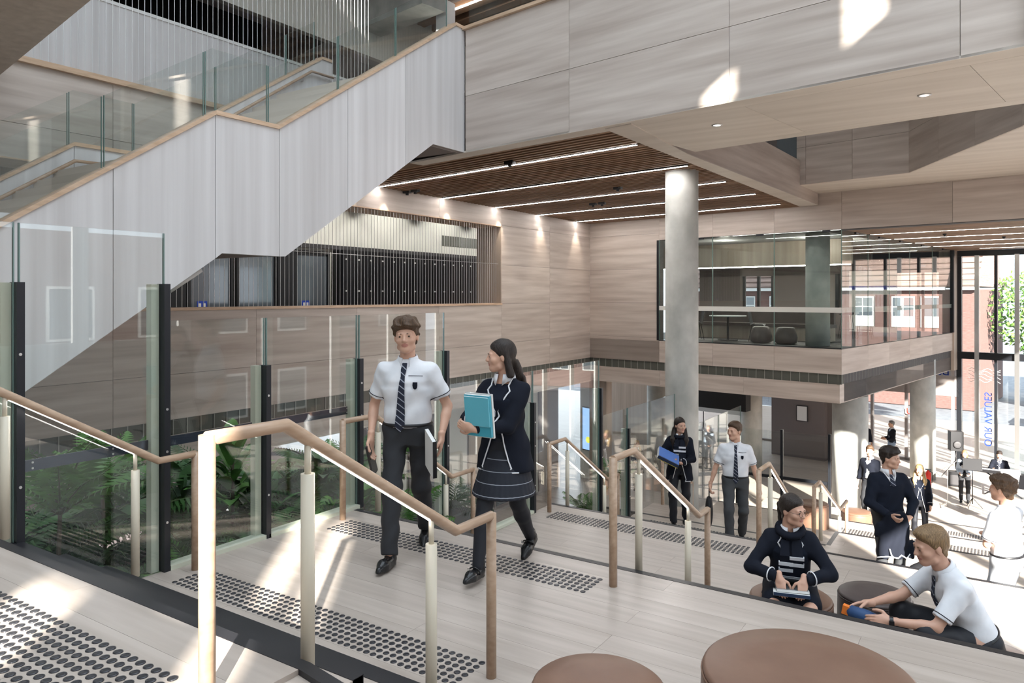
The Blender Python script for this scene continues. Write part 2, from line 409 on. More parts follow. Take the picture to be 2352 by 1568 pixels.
# raised soffit beyond the void and the dark upstand around it
vs = struct('ceiling', MB().quadbox([(-4.1, 18.65), (-1.65, 18.08), (.29, 14.1), (1.4, 11.0), (9, 9.5), (9, 18.9), (-4.1, 20.5)], (2.66, 2.72)), 'wood_soffit', 'raised pale timber soffit beyond the open void')
vg = MB()
gp = [(-4.1, 18.65), (-1.65, 18.08), (.29, 14.1), (1.4, 11.0)]
for i in range(3):
    (x0, y0), (x1, y1) = gp[i], gp[i + 1]; n = Vector((y1 - y0, x0 - x1, 0)).normalized() * -.15
    vg.quadbox([(x0, y0), (x1, y1), (x1 + n.x, y1 + n.y), (x0 + n.x, y0 + n.y)], (2.725, 4.9))
vgo = struct('wall_void', vg, 'charcoal', 'timber upstand around the open void above')
def seg_panels(p, q, cuts, zs, m, parent):
    p = Vector((*p, 0)); q = Vector((*q, 0)); l = (q - p).length; d = (q - p) / l; n = Vector((d.y, -d.x, 0))
    panels_rect(parent, lambda s, z, o: p + d * s + n * o + Vector((0, 0, z)), [c * l for c in cuts], zs, m, .025)
seg_panels(gp[0], gp[1], [0, .09, .52, 1], [2.66, 3.55, 4.9], 'wood_h', vgo)
seg_panels(gp[1], gp[2], [0, .33, .66, 1], [2.66, 3.55, 4.9], 'wood_h', vgo)
seg_panels(gp[2], gp[3], [0, .5, 1], [2.66, 3.55, 4.9], 'wood_h', vgo)
MB().quadbox([(-4.6, 18.75), (-4.1, 18.70), (-4.1, 18.76), (-4.6, 18.81)], (2.9, 4.9)).build('dark_window', 'window_glass_far', vgo)

# ================================================================== slatted ceilings with light lines
def slat_ceiling(label, z, v0, v1, ul, ur, leds, sp=.15, w=.062):
    c = struct('ceiling', MB().add([B(ul(v0), v0, z + .22), B(ur(v0), v0, z + .22), B(ur(v1), v1, z + .22), B(ul(v1), v1, z + .22)], [(3, 2, 1, 0)]), 'black', label)
    v = v0 + .06
    while v < v1 - .05:
        if min(abs(v - q) for q in leds) > .075:
            a, b = ul(v), ur(v)
            o = MB().box((a, v - w / 2, z), (b, v + w / 2, z + .10), M=MBX).build('slat', 'slat_wood', c)
        v += sp
    return c
ulW = lambda v: (-11.2 + 3.38 - .16195 * v) / .9868
urB = lambda v: (-4.38 + .0185 * v + 3.38 - .16195 * v) / .9868
led_main = (-9.74, -7.55, -5.36, -3.20, -.95)
slat_ceiling('dark timber slat ceiling with five light lines above the foyer', ZC, -10.8, 0, ulW, urB, led_main)
LW = ['first light line, nearest the bridge', 'second light line from the bridge', 'middle light line of the five', 'fourth light line from the bridge', 'light line nearest the glazed room wall']
for i, v in enumerate(led_main):
    a, b = ulW(v) + .02, (-4.72 + 3.38 - .16195 * v) / .9868
    t = thing('linear_light', 'thin white linear ceiling light in the dark slats, ' + LW[i], 'ceiling light', B((a + b) / 2, v, ZC), 0, 'linear lights in the main slat ceiling')
    t.rotation_euler = (0, 0, math.atan2(UB.y, UB.x)); h = (b - a) / 2
    MB().box((-h, -.03, -.006), (h, .03, .06)).build('profile', 'charcoal', t); MB().box((-h, -.02, -.010), (h, .02, -.006)).build('diffuser', 'led_main', t)
led_low = (2.1, 4.3, 6.5, 8.7, 10.9)
slat_ceiling('lower timber slat ceiling beside the glazed room', 1.69, .4, 12.1, lambda v: .0, lambda v: 8.5, led_low, .15, .10)
for i, v in enumerate(led_low):
    a, b = (.05 if i < 4 else 1.0), 5.6
    t = thing('linear_light', 'thin linear light in the lower slat ceiling at right, number %s from the timber band' % ('one', 'two', 'three', 'four', 'five')[i], 'ceiling light', B((a + b) / 2, v, 1.69), 0, 'linear lights in the lower slat ceiling')
    t.rotation_euler = (0, 0, math.atan2(UB.y, UB.x)); h = (b - a) / 2
    MB().box((-h, -.02, -.006), (h, .02, .05)).build('profile', 'charcoal', t); MB().box((-h, -.012, -.009), (h, .012, -.006)).build('diffuser', 'led_warm', t)
SPL = ('left one of the pair near the second light line', 'right one of the pair near the second light line', 'close to the bridge and the first light line', 'left one of the pair left of the concrete column', 'right one of the pair left of the concrete column', 'right of the concrete column near the last light lines', 'just right of the top of the concrete column')
for i, (u_, v_) in enumerate(((-6.36, -8.9), (-6.08, -8.9), (-2.2, -10.0), (-4.62, -4.3), (-4.34, -4.3), (-2.6, -3.6), (-2.55, -6.2))):
    o = MB().box((-.09, -.05, -.05), (.09, .05, .02)).lathe([(.035, -.09), (.035, -.04)], n=12).build('spotlight', 'black')
    o.location = B(u_, v_, ZC); tag(o, 'small black ceiling spotlight, ' + SPL[i], 'spotlight', 'small black ceiling spotlights')
for i, (u_, v_) in enumerate(((1.6, 3.2), (3.0, 7.3), (2.6, 5.4), (3.6, 10.0))):
    o = MB().lathe([(.05, .01), (.05, -.02), (.02, -.05), (.03, -.07)], n=12).build('ceiling_sensor', 'black'); o.location = B(u_, v_, 1.69)
    tag(o, 'small dark sensor under the lower slat ceiling, ' + ('nearest the timber band', 'third from the timber band', 'second from the timber band', 'nearest the entrance glazing')[i], 'sensor', 'small dark ceiling sensors')
for i, y in enumerate((11.9, 14.1, 16.3, 18.45, 20.6)):
    l = bpy.data.lights.new('wall_washer', 'SPOT'); l.energy = 60; l.color = (1, .84, .66); l.spot_size = math.radians(52); l.spot_blend = .6; l.shadow_soft_size = .03
    o = bpy.data.objects.new('wall_washer', l); COL.objects.link(o); o.location = (XW + .20, y, ZC - .02); o.rotation_euler = (0, math.radians(7), 0)

# concrete columns
def column(x, y, d, z0, z1, label):
    o = MB().lathe([(d / 2, 0), (d / 2, z1 - z0)], n=48).build('column', 'concrete'); o.location = (x, y, z0)
    return tag(o, label, 'column', kind=None)
column(-5.05, 13.48, .615, ZG, ZC + .15, 'tall round concrete column rising to the slatted ceiling')
column(-3.50, 22.3, .92, ZG, -2.74, 'wide sunlit round concrete column under the corner of the glazed room')
column(-2.30, 29.6, .80, ZG, -2.2, 'sunlit round concrete column beside the entrance doors')
column(-10.3, 25.2, .85, ZG, -2.74, 'round concrete column in the shade left of the tall column')
column(-7.75, 27.9, .75, ZG, -2.74, 'round concrete column behind the white shirted boy on the steps')
column(-1.55, 23.0, .50, -1.33, 1.69, 'pale round column inside the corner of the glazed room') if False else None
column(-4.15, 21.3, .62, -1.33, 1.69, 'pale round column inside the corner of the glazed room')
# ================================================================== white stair on the left
def zt(y):
    if y < 5.106: return 2.030 + .665 * (y - 5.106)
    if y < 5.97: return 2.035
    if y < 9.486: return 2.037 + .6617 * (y - 5.97)
    return 4.37
def zb(y):
    if y < 5.19: return .480 + .663 * (y - 5.19)
    if y < 6.08: return .486
    if y < 8.925: return .49 + .6566 * (y - 6.08)
    return 2.36
stair = thing('staircase', 'wide white timber staircase climbing to the bridge with glass sides', 'staircase', (-9.0, 1.0, -1.33))
off = Vector((9.0, -1.0, 1.33))
def st(mb, name, m, par=None):
    mb.v = [tuple(Vector(p) + off) for p in mb.v]
    return mb.build(name, m, par or stair)
def side_poly(a, b, gap=.004):
    a += gap; b -= gap
    ys_ = sorted(set([a, b] + [q for q in (5.106, 5.19, 5.97, 6.08, 8.925, 9.486) if a < q < b]))
    return [(y, zt(y)) for y in ys_], [(y, zb(y)) for y in reversed(ys_)]
cuts = [.3, 1.9, 2.9, 3.958, 5.106, 5.99, 7.125, 8.29, 9.735]
for xn, sg, lab in ((-7.36, -1, 'near'), (-10.6, 1, 'far')):
    strg = st(MB().prism([(xn + sg * .012, y, z) for y, z in sum(side_poly(.3, 9.72, 0), [])], (sg * .10, 0, 0)), 'stringer', 'taupe_light')
    for a, b in zip(cuts[:-1], cuts[1:]):
        t, bt = side_poly(a, b)
        st(MB().prism([(xn, y, z) for y, z in t + bt], (sg * .012, 0, 0)), 'panel', 'wood_v', strg)
        st(MB().prism([(xn + sg * .112, y, z) for y, z in t + bt], (sg * .012, 0, 0)), 'panel', 'wood_v', strg)
    pts = [(y, zt(y)) for y in (.3, 5.106, 5.97, 9.486, 9.72)]
    for (y0, z0), (y1, z1) in zip(pts[:-1], pts[1:]):
        st(MB().prism([(xn + .02 * -sg, y0, z0), (xn + .02 * -sg, y1, z1), (xn + .02 * -sg, y1, z1 + .05), (xn + .02 * -sg, y0, z0 + .05)], (sg * .17, 0, 0)), 'cap_rail', 'wood_trim')
    gl = (.6, 1.7, 2.8, 3.893, 5.014, 5.87, 7.014, 8.147, 9.36) if sg < 0 else (.6, 2.6, 4.0, 5.05, 5.95, 7.3, 8.7, 9.36)
    for a, b in zip(gl[:-1], gl[1:]):
        a += .012; b -= .012; kk = sorted([a, b] + [q for q in (5.106, 5.97) if a < q < b]); x = xn + sg * .065
        t = [(x, y, zt(y) + .76) for y in kk]; bt = [(x, y, zt(y) + .04) for y in reversed(kk)]
        g = st(MB().prism(t + bt, (sg * .015, 0, 0)), 'glass_pane', 'glass')
        for y in (a, b): st(MB().box((x - .001, y - .004, zt(y) + .04), (x + sg * .016, y + .004, zt(y) + .76)), 'glass_edge', 'glass_edge', g)
# treads, soffit
for i in range(29):
    y = .6 + i * .25 + (0.864 if i >= 18 else 0); z = -1.33 + .166 * (i + 1)
    if y > 9.6: break
    st(MB().box((-10.48, y, z - .2), (-7.48, y + .27 + (.86 if i == 17 else 0), z)), 'tread', 'wood_soffit')
sof = [(y, zb(y) + .01) for y in (.3, 5.19, 6.08, 8.925, 9.7)]
for (y0, z0), (y1, z1) in zip(sof[:-1], sof[1:]):
    st(MB().prism([(-10.49, y0, z0), (-10.49, y1, z1), (-10.49, y1, z1 + .1), (-10.49, y0, z0 + .1)], (3.02, 0, 0)), 'soffit', 'taupe')
hr = MB().tube([(-10.40, .5, zt(.5) - .22), (-10.40, 5.08, 1.82), (-10.40, 5.50, 1.83)], .024, 10); st(hr, 'handrail', 'rail_wood')
hr = MB().tube([(-10.40, 6.0, 1.87), (-10.40, 9.18, 4.06), (-10.40, 9.70, 4.07)], .024, 10); st(hr, 'handrail', 'rail_wood')
for y, z in ((4.7, 1.55), (5.25, 1.82), (3.3, .62), (7.2, 2.69), (9.0, 3.93)):
    st(MB().tube([(-10.48, y, z - .09), (-10.42, y, z - .09), (-10.40, y, z - .02)], .008, 6), 'bracket', 'steel')
st(MB().tube([(-7.7, 5.15, .30), (-7.7, 4.75, .05)], .03, 8), 'underlight', 'white')

# overhead landing slab, upper left
struct('ceiling', MB().quadbox([(-11.15, 4.46), (-11.15, 2.2), (-6.2, 1.4), (-6.2, 3.58)], (2.92, 3.3)), 'wood_v_warm', 'brown timber underside of the upper landing at the top left corner')

# ================================================================== rod screens
rod_me = MB().tube([(0, 0, 0), (0, 0, 1)], .0055, 6, caps=False).mesh('rod'); rod_me.materials.append(MATS['steel'])
def rods(label, x, y0, y1, sp, z0, z1):
    t = thing('rod_screen', label, 'rod screen', (x, y0, z0))
    n = int((y1 - y0) / sp)
    for i in range(n + 1):
        o = link('rod', rod_me, t); o.location = (0, i * sp, 0); o.scale = (1, 1, z1 - z0)
    return t
t = rods('screen of thin vertical steel rods across the slot opening', XW - .08, 6.3, 16.40, .10, -.185, 1.87)
MB().tube([(0, 0, 1.05), (0, 10.1, 1.05)], .007, 6).build('cross_rod', 'steel', t)
t = rods('screen of thin vertical steel rods before the upper balustrade', XW + .03, 4.4, 11.5, .10, 3.27, 6.3)

# ================================================================== rooms seen through the slot and above
slab = MB().box((-30, -6, -2.70), (XW - .8, 21.7, -1.33)); struct('floor', slab, 'carpet', 'corridor floor behind the slot opening')
bw = struct('wall_corridor', MB().box((-15.2, -6, -1.33), (-15.0, 33, 2.6)), 'cream_wall', 'cream boarded wall behind the slot opening')
brd = MB().box((-.004, -.05, 0), (.012, .047, 1.12)).mesh('board'); brd.materials.append(MATS['cream_wall'])
for i in range(150):
    o = link('board', brd, bw); o.location = (-15.0, 6.0 + i * .1, 1.36)
MB().box((-15.0, -6, 1.26), (-14.9, 33, 1.36)).build('head_trim', 'charcoal', bw)
MB().box((-14.99, 18.6, 1.62), (-14.97, 21.5, 1.95)).build('vent', 'vent', bw)
for i in range(27):
    y = 13.9 + i * .46
    if y > 22: break
    t = thing('locker', 'tall black locker in the row behind the rods', 'locker', (-14.95, y, -1.33), 0, 'black lockers behind the rods')
    MB().box((0, 0, 0), (.42, .455, 2.56)).build('body', 'black', t)
    for z in (.06, .90, 1.74):
        d = MB().box((.42, .008, z), (.436, .447, z + .82)).build('door', 'black', t)
        MB().box((.436, .07, z + .55), (.450, .12, z + .59)).build('catch', 'white', d)
gd = [(9.6, 10.75), (10.85, 12.0), (12.55, 13.7)]
for i, (a, b) in enumerate(gd):
    t = thing('glass_door', 'black framed glass door behind the rods, ' + ('furthest left', 'middle one', 'beside the lockers')[i], 'door', (-14.9, a, -1.33), 0, 'glass doors behind the rods')
    w = b - a
    fr = MB().box((0, 0, 0), (.08, .07, 2.5)).box((0, w - .07, 0), (.08, w, 2.5)).box((0, 0, 2.42), (.08, w, 2.5)).box((0, 0, 0), (.08, w, .1)); fr.build('frame', 'black', t)
    MB().box((.02, .07, .1), (.03, w - .07, 2.42)).build('glass_pane', 'window_glass_far', t)
    if i != 1:
        s = MB().box((.032, .25, 1.0), (.036, .50, 1.22)).build('sign', 'sign_blue', t)
        MB().box((.037, .29, 1.05), (.039, .35, 1.17)).box((.037, .40, 1.05), (.039, .46, 1.17)).build('symbol', 'white', s)
    MB().box((.0, .1, .12), (.018, w - .1, 2.35)).build('blind', 'curtain', t)
struct('wall_corridor_end', MB().box((-14.95, 8.3, -1.33), (-14.8, 9.55, 2.5)).box((-14.95, 12.0, -1.33), (-14.8, 12.55, 2.5)), 'black', 'black wall panels between the glass doors')
cl = struct('ceiling', MB().box((-30, -6, 2.42), (XW - .3, 33, 2.55)), 'grey_ceiling', 'corridor ceiling behind the slot opening')
for i, y in enumerate((8.2, 10.8, 13.4, 16.0, 18.6, 21.2)):
    l = bpy.data.lights.new('corridor_light', 'SPOT'); l.energy = 75; l.color = (1, .96, .88); l.spot_size = math.radians(120); l.spot_blend = .2; l.shadow_soft_size = .05
    o = bpy.data.objects.new('corridor_light', l); COL.objects.link(o); o.location = (-13.6, y, 2.38); o.rotation_euler = (0, math.radians(38), 0)
# upper level behind the rods
struct('floor', MB().box((-30, -6, 2.56), (XW - .31, 33, 3.2)).quadbox([(XW, 11.2), (-7.4, 9.8), (-4.5, 9.4), (-4.4, 20.6), (XW, 21.7)], (ZC + .26, 3.24)), 'taupe', 'upper level floor slab')
ups = struct('wall_upper', MB().box((XW - .35, -6, 3.22), (XW - .20, 33, 4.48)), 'wood_v', 'pale timber upstand behind the upper rods')
MB().box((XW - .4, -6, 3.20), (XW + .07, 9.9, 3.28)).build('edge_trim', 'wood_trim', ups)
MB().box((XW - .37, -6, 4.48), (XW - .18, 33, 4.53)).build('cap_rail', 'white', ups)
uw = struct('wall_upper_back', MB().box((-16.2, -6, 3.24), (-16, 34, 8)), 'taupe_light', 'upper corridor wall')
MB().box((-16, 6.0, 3.24), (-15.9, 12.4, 7.2)).build('dark_panel', 'black', uw)
MB().box((-16, 12.4, 5.9), (-15.7, 20, 6.2)).build('dark_band', 'black', uw)
struct('ceiling', MB().box((-30, -6, 7.0), (-13.2, 34, 7.15)), 'grey_ceiling', 'upper corridor ceiling')
ubh = struct('wall_bulkhead', MB().box((-13.35, -6, 6.0), (-13.2, 34, 9.5)), 'cream_wall', 'cream boarded bulkhead above the upper corridor')
bd2 = MB().box((0, -.05, 0), (.012, .046, 2.4)).mesh('board'); bd2.materials.append(MATS['cream_wall'])
for i in range(120):
    o = link('board', bd2, ubh); o.location = (-13.2, 6 + i * .1, 6.0)
o = MB().lathe([(.22, .06), (.22, 0), (.12, -.04)], n=20).lathe([(.25, .05), (.25, .03)], n=20).build('ceiling_diffuser', 'charcoal'); o.location = (-14.2, 14.5, 7.0 - .065); tag(o, 'round dark air diffuser in the upper corridor ceiling', 'air vent')
o = MB().box((-.16, -.16, 0), (.16, .16, 3.7)).build('post', 'white'); o.location = (-11.0, 13.8, 3.24); tag(o, 'square white post on the upper level behind the stair glass', 'post')
uc = struct('ceiling', MB().quadbox([(-12.0, 14.6), (-7.0, 9.8), (4, 8.0), (4, 30), (-12.0, 34)], (7.6, 7.7)), 'black', 'upper slat ceiling')
for i in range(16):
    v = -9.5 + i * .6
    MB().box((-9.5, v, 7.35), (3, v + .28, 7.6), M=MBX).build('slat', 'slat_wood', uc)
struct('wall_upper_right', MB().box((-9.0, .0, 3.24), (3.0, .2, 7.6), M=MBX), 'taupe_light', 'upper level wall beyond the bridge')
struct('beam', MB().box((-11.0, -8.6, 6.6), (-6.2, -7.9, 7.6), M=MBX), 'concrete', 'concrete beam under the upper ceiling')
for i, v in enumerate((-9.9, -6.6)):
    o = MB().box((-2.8, -.025, 0), (2.8, .025, .03), M=Matrix.Rotation(math.atan2(UB.y, UB.x), 4, 'Z')).build('linear_light', 'led'); o.location = B(-1.2 - i * 3.4, v, 7.30)
    tag(o, 'linear light on the upper slat ceiling ' + ('above the bridge glass' if i == 0 else 'left of the bridge corner'), 'ceiling light', 'linear lights on the upper ceiling')

# ================================================================== glass balustrade along the left of the steps
gb = [(-.5, 2.07, -1.6, .445), (2.10, 3.03, -1.95, .445), (3.06, 3.885, -1.94, -.175), (3.91, 4.92, -1.94, -.175), (4.95, 6.20, -2.76, -.175), (6.25, 7.98, -2.73, -.95), (8.00, 9.85, -3.5, -.95),
      (9.9, 10.84, -3.52, -1.78), (10.87, 12.9, -4.3, -1.78), (14.1, 15.4, -4.3, -2.5), (15.43, 17.0, -5.0, -2.5)]
GLB = ['nearest the camera beside the top landing', 'over the first flight', 'behind the first dark post', 'between the two short dark posts', 'behind the walking boy', 'beyond the walking girl', 'ending at the tall clear edge',
       'left of the tall concrete column', 'beside the tall concrete column', 'past the tall column', 'furthest down the steps']
for i, (a, b, z0, z1) in enumerate(gb):
    t = thing('glass_panel', 'clear glass balustrade panel, ' + GLB[i], 'glass panel', (XL, a, z0), 0, 'glass balustrade along the steps')
    p = MB().box((-.0085, 0, 0), (.0085, b - a, z1 - z0)).build('pane', 'glass', t)
    MB().box((-.009, -.003, 0), (.009, .004, z1 - z0)).build('edge', 'glass_edge', p); MB().box((-.009, b - a - .004, 0), (.009, b - a + .003, z1 - z0)).build('edge', 'glass_edge', p)
    if i in (2, 3, 5, 7): MB().box((-.06, 0, -.012), (.045, b - a, .022)).build('channel', 'sage', t)
for i, (y, z0, z1) in enumerate(((2.09, -1.5, .085), (3.03, -1.95, .087), (3.90, -1.95, -.556), (4.94, -1.95, -.576), (6.22, -2.745, -.583), (7.99, -2.745, -1.35), (9.88, -3.53, -1.36), (10.86, -3.53, -2.1), (13.98, -4.315, -2.9))):
    t = thing('balustrade_post', 'dark steel glass post with sage fin, ' + ('on the first flight at far left', 'tall one at the foot of the first flight', 'first short one on the landing', 'second short one at the landing edge', 'behind the walking boy',
              'beyond the walking girl', 'at the end of the tall glass', 'left of the concrete column', 'past the concrete column')[i], 'post', (XL, y, z0), 0, 'steel glass posts along the steps')
    MB().box((-.045, -.020, 0), (.045, .026, z1 - z0)).build('channel', 'dark_metal', t); MB().box((-.075, -.082, 0), (-.015, -.024, z1 - z0 - .003)).build('fin', 'sage', t)
    for z in (.35, .85, 1.15):
        if z < z1 - z0: MB().tube([(.045, .0, z), (.05, .0, z)], .009, 8).build('bolt', 'steel', t)
t = thing('flat_rail', 'dark flat steel rail bolted along the glass behind the first landing', 'rail', (-5.03, 2.1, -1.05))
MB().box((-.006, 0, -.035), (.006, 2.85, .035)).build('bar', 'blue_metal', t)
for y in (.1, .6, .9, 1.75, 2.3, 2.75):
    for z in (-.018, .018): MB().tube([(.006, y, z), (.011, y, z)], .007, 8).build('bolt', 'steel', t)

# ================================================================== handrails
def handrail(x, pts, base0, base1, posts, label, grp):
    """pts: (y, z) of the rail from the top end to the foot; the two ends turn down to the floor; posts: (y, z of base)"""
    t = thing('handrail', label, 'handrail', (x, pts[0][0], base0), 0, grp)
    o = Vector((x, pts[0][0], base0)); V3 = lambda y, z: Vector((x, y, z)) - o
    line = [V3(pts[0][0], base0)] if base0 is not None else []
    r = .0245
    MB().tube([V3(y, z) for y, z in pts], r, 14, caps=True).build('rail', 'rail_wood', t)
    MB().tube([V3(pts[0][0] + .001, base0), V3(pts[0][0] + .001, pts[0][1] + .012)], .0275, 16).build('end_post', 'rail_wood', t)
    MB().tube([V3(pts[-1][0] - .001, base1), V3(pts[-1][0] - .001, pts[-1][1] + .012)], .0265, 16).build('end_post', 'rail_wood', t)
    (y1, z1), (y2, z2) = pts[1], pts[2]
    f = lambda y: z1 + (z2 - z1) * (y - y1) / (y2 - y1)
    ya, yb = posts[0][0] + .02, posts[1][0] - .01
    led = MB().prism([V3(ya, f(ya) - .030), V3(yb, f(yb) - .030), V3(yb, f(yb) - .024), V3(ya, f(ya) - .024)], (.014, 0, 0)); led.v = [(a - .007, b, c) for a, b, c in led.v]
    led.build('light_strip', 'led', t)
    for y, zb_ in posts:
        zt_ = f(y)
        p = MB().tube([V3(y, zb_), V3(y, zt_ - .13)], .0265, 14).build('post', 'cream_metal', t)
        MB().tube([V3(y, zt_ - .13), V3(y, zt_ - .018)], .0125, 10).build('neck', 'cream_metal', p)
RG = 'handrails of the steps'
handrail(-2.18, [(1.48, -.468), (1.80, -.470), (2.815, -1.123), (3.11, -1.123)], L[0], L[1], [(1.905, -1.40), (2.63, -1.95)], 'timber handrail with lit underside and a glaring sunlit end post, nearest the camera', RG)
handrail(-4.80, [(1.30, -.468), (1.80, -.470), (2.893, -1.123), (3.168, -1.123)], L[0], L[1], [(1.955, -1.40), (2.728, -1.86)], 'timber handrail against the glass beside the ferns, cut by the left frame edge', RG)
handrail(-2.18, [(4.535, -1.095), (4.868, -1.097), (6.225, -1.893), (6.455, -1.893)], L[1], L[2], [(4.958, -1.98), (5.965, -2.6)], 'timber handrail with lit underside right of the walking girl', RG)
handrail(-4.80, [(4.585, -1.095), (4.985, -1.097), (6.12, -1.885), (6.50, -1.885)], L[1], L[2], [(5.024, -1.98), (6.027, -2.6)], 'timber handrail behind the walking boy', RG)
handrail(-4.80, [(8.13, -1.880), (8.54, -1.882), (9.80, -2.67), (10.15, -2.67)], L[2], L[3], [(8.60, -2.8), (9.70, -3.4)], 'timber handrail beyond the walking girl, at the far side of the steps', RG)
handrail(-2.18, [(8.13, -1.880), (8.54, -1.882), (9.80, -2.67), (10.15, -2.67)], L[2], L[3], [(8.60, -2.8), (9.70, -3.4)], 'timber handrail behind the seated girl', RG)
handrail(-2.18, [(10.95, -2.665), (11.33, -2.668), (12.95, -3.455), (13.55, -3.455)], L[3], L[4], [(11.40, -3.6), (12.9, -4.2)], 'pale sunlit handrail lower down the steps, past the seated girl', RG)
handrail(-4.80, [(11.9, -2.665), (12.2, -2.668), (12.95, -3.455), (13.35, -3.455)], L[3] - .7, L[4], [(12.25, -4.2), (12.9, -4.2)], 'small handrail at the foot of the tall concrete column', RG)
# ================================================================== unseen outer walls (right and behind the camera), openings shaped for the sun
def wall_grid(name, m, label, to, a0, a1, z0, z1, holes):
    """solid wall a x z with rectangular openings that let the sun in; to(a, z, d) -> point"""
    A = sorted(set([a0, a1] + [q for h in holes for q in h[:2]])); Z = sorted(set([z0, z1] + [q for h in holes for q in h[2:]]))
    mb = MB()
    for i in range(len(A) - 1):
        j = 0
        while j < len(Z) - 1:
            ca = (A[i] + A[i + 1]) / 2
            solid = lambda k: not any(h[0] <= ca <= h[1] and h[2] <= (Z[k] + Z[k + 1]) / 2 <= h[3] for h in holes)
            if not solid(j): j += 1; continue
            k = j
            while k < len(Z) - 1 and solid(k): k += 1
            p = [to(a, z, d) for d in (0, .05) for a, z in ((A[i], Z[j]), (A[i + 1], Z[j]), (A[i + 1], Z[k]), (A[i], Z[k]))]
            mb.add(p, [(3, 2, 1, 0), (4, 5, 6, 7), (0, 1, 5, 4), (1, 2, 6, 5), (2, 3, 7, 6), (3, 0, 4, 7)]); j = k
    return struct(name, mb, m, label)
holes = [(.78, 1.23, 2.80 + 10.0 * TE, 12.5), (-1.0, -.57, 2.36 + 12.6 * TE - .1, 2.36 + 12.6 * TE + .25)]  # openings placed so sun patches land on the bridge face
y = -1.25
while y < 29:
    holes.append((y, y + 1.9, (-.9 if y < 9 else ZG + .3), (1.0 if y < .5 else (1.35 if y < 4 else (2.0 if y < 8 else 2.62))))); y += 2.2
wall_grid('wall_sunmask_east', 'white', 'unseen outer wall right of the steps, openings shaped for the sun patches', lambda a, z, d: Vector((XE + d, a, z)), -6, 31, ZG - .3, 15, holes)  # out of view, blocks the sun except where patches should fall
wall_grid('wall_sunmask_south', 'white', 'unseen outer wall behind the camera, slots shaped for the sun patches', lambda a, z, d: Vector((a, -6 - d, z)), -30, XE, ZG - .3, 15,
          [(2.45, 2.88, 8.9 * TE - 1.33, 9.95 * TE - 1.33), (3.33, 3.60, 11.6 * TE - 1.95, 13.7 * TE - 1.95), (3.70, 3.97, 9.3 * TE - 1.33, 13.6 * TE - 1.95)])  # unseen slots cut to throw sun streaks on the near landings
struct('roof', MB().box((-30, -6, 9.5), (-6.5, 45, 9.7)).box((-6.5, 9.5, 9.5), (XE, 45, 9.7)), 'white', 'unseen roof over the upper levels, added to block the sun')  # out of view, added to keep direct sun off bulkhead and stair
struct('wall_north_upper', MB().box((-9, 12.3, 1.9), (9, 12.6, 15), M=MBX), 'white', 'upper outer wall above the entrance glazing')

# ================================================================== glazed meeting room
gr = MB().box((-7.9, .35, -2.72), (-.06, 11.9, -1.34), M=MBX); struct('floor', gr, 'charcoal', 'dark floor of the glazed meeting room')
struct('ceiling', MB().box((-7.9, .42, 1.70), (-.06, 11.9, 2.3), M=MBX), 'grey_ceiling', 'ceiling of the glazed meeting room')
mw = struct('wall_meeting', MB().box((-7.9, 7.2, -1.33), (-6.1, 7.4, 1.7), M=MBX).box((-4.9, 7.2, -1.33), (-2.95, 7.4, 1.7), M=MBX).box((-2.2, 7.2, -1.33), (-1.5, 7.4, 1.7), M=MBX).box((-7.9, 7.2, .75), (-1.5, 7.4, 1.7), M=MBX).box((-7.9, 7.2, -1.33), (-1.5, 7.4, -.45), M=MBX), 'taupe', 'inner wall of the meeting room with windows')
bk = MB().box((-7.9, 3.0, .95), (-.75, 3.15, 1.69), M=MBX); mwb = struct('wall_meeting_bulkhead', bk, 'wood_v_warm', 'timber bulkhead above the meeting room bench')
MB().box((-7.5, 3.12, .93), (-.9, 3.4, .96), M=MBX).build('strip_light', 'led_warm', mwb)
wn = MB().box((-6.1, 7.26, -.45), (-6.02, 7.34, .75), M=MBX).box((-5.55, 7.26, -.45), (-5.45, 7.34, .75), M=MBX).box((-5.0, 7.26, -.45), (-4.9, 7.34, .75), M=MBX); wn.build('window_frame', 'dark_metal', mw)
MB().box((-2.95, 7.26, -.45), (-2.2, 7.30, .75), M=MBX).build('notice_board', 'taupe_light', mw)
for i, (a, b) in enumerate(((-5.33, -3.57), (-3.57, -1.76), (-1.76, 0))):
    t = thing('window_pane', 'tall glass pane in the front of the meeting room, ' + ('partly behind the concrete column', 'middle one', 'at the corner')[i], 'glass pane', B(a, 0, -1.33), math.atan2(UB.y, UB.x), 'front panes of the meeting room')
    w = b - a
    MB().box((.006, .0, 0), (w - .006, .012, 3.02)).build('pane', 'glass_green', t); MB().box((0, -.004, .905), (w, -.001, 1.04)).build('white_band', 'curtain', t)
    for x in (0, w - .012): MB().box((x, -.002, 0), (x + .012, .016, 3.02)).build('edge', 'glass_edge', t)
    MB().box((w / 2 + .4, -.02, 2.97), (w / 2 + .6, .03, 3.02)).build('clamp', 'dark_metal', t)
sv = [0, 2.06, 3.97, 6.08, 8.79, 11.55]
for i in range(5):
    a, b = sv[i], sv[i + 1]
    t = thing('window_pane', 'glass pane on the sunlit side of the meeting room, number %s from the corner' % ('one', 'two', 'three', 'four', 'five')[i], 'glass pane', B(0, a, -1.33), math.atan2(VB.y, VB.x), 'side panes of the meeting room')
    w = b - a
    MB().box((.006, .0, 0), (w - .006, .012, 3.02)).build('pane', 'glass_green', t); MB().box((0, .014, .905), (w, .017, 1.04)).build('white_band', 'curtain', t)
    MB().box((0, -.002, 0), (.012, .016, 3.02)).build('edge', 'glass_edge', t)
    MB().box((w / 2, -.02, 2.97), (w / 2 + .25, .03, 3.02)).build('clamp', 'dark_metal', t)
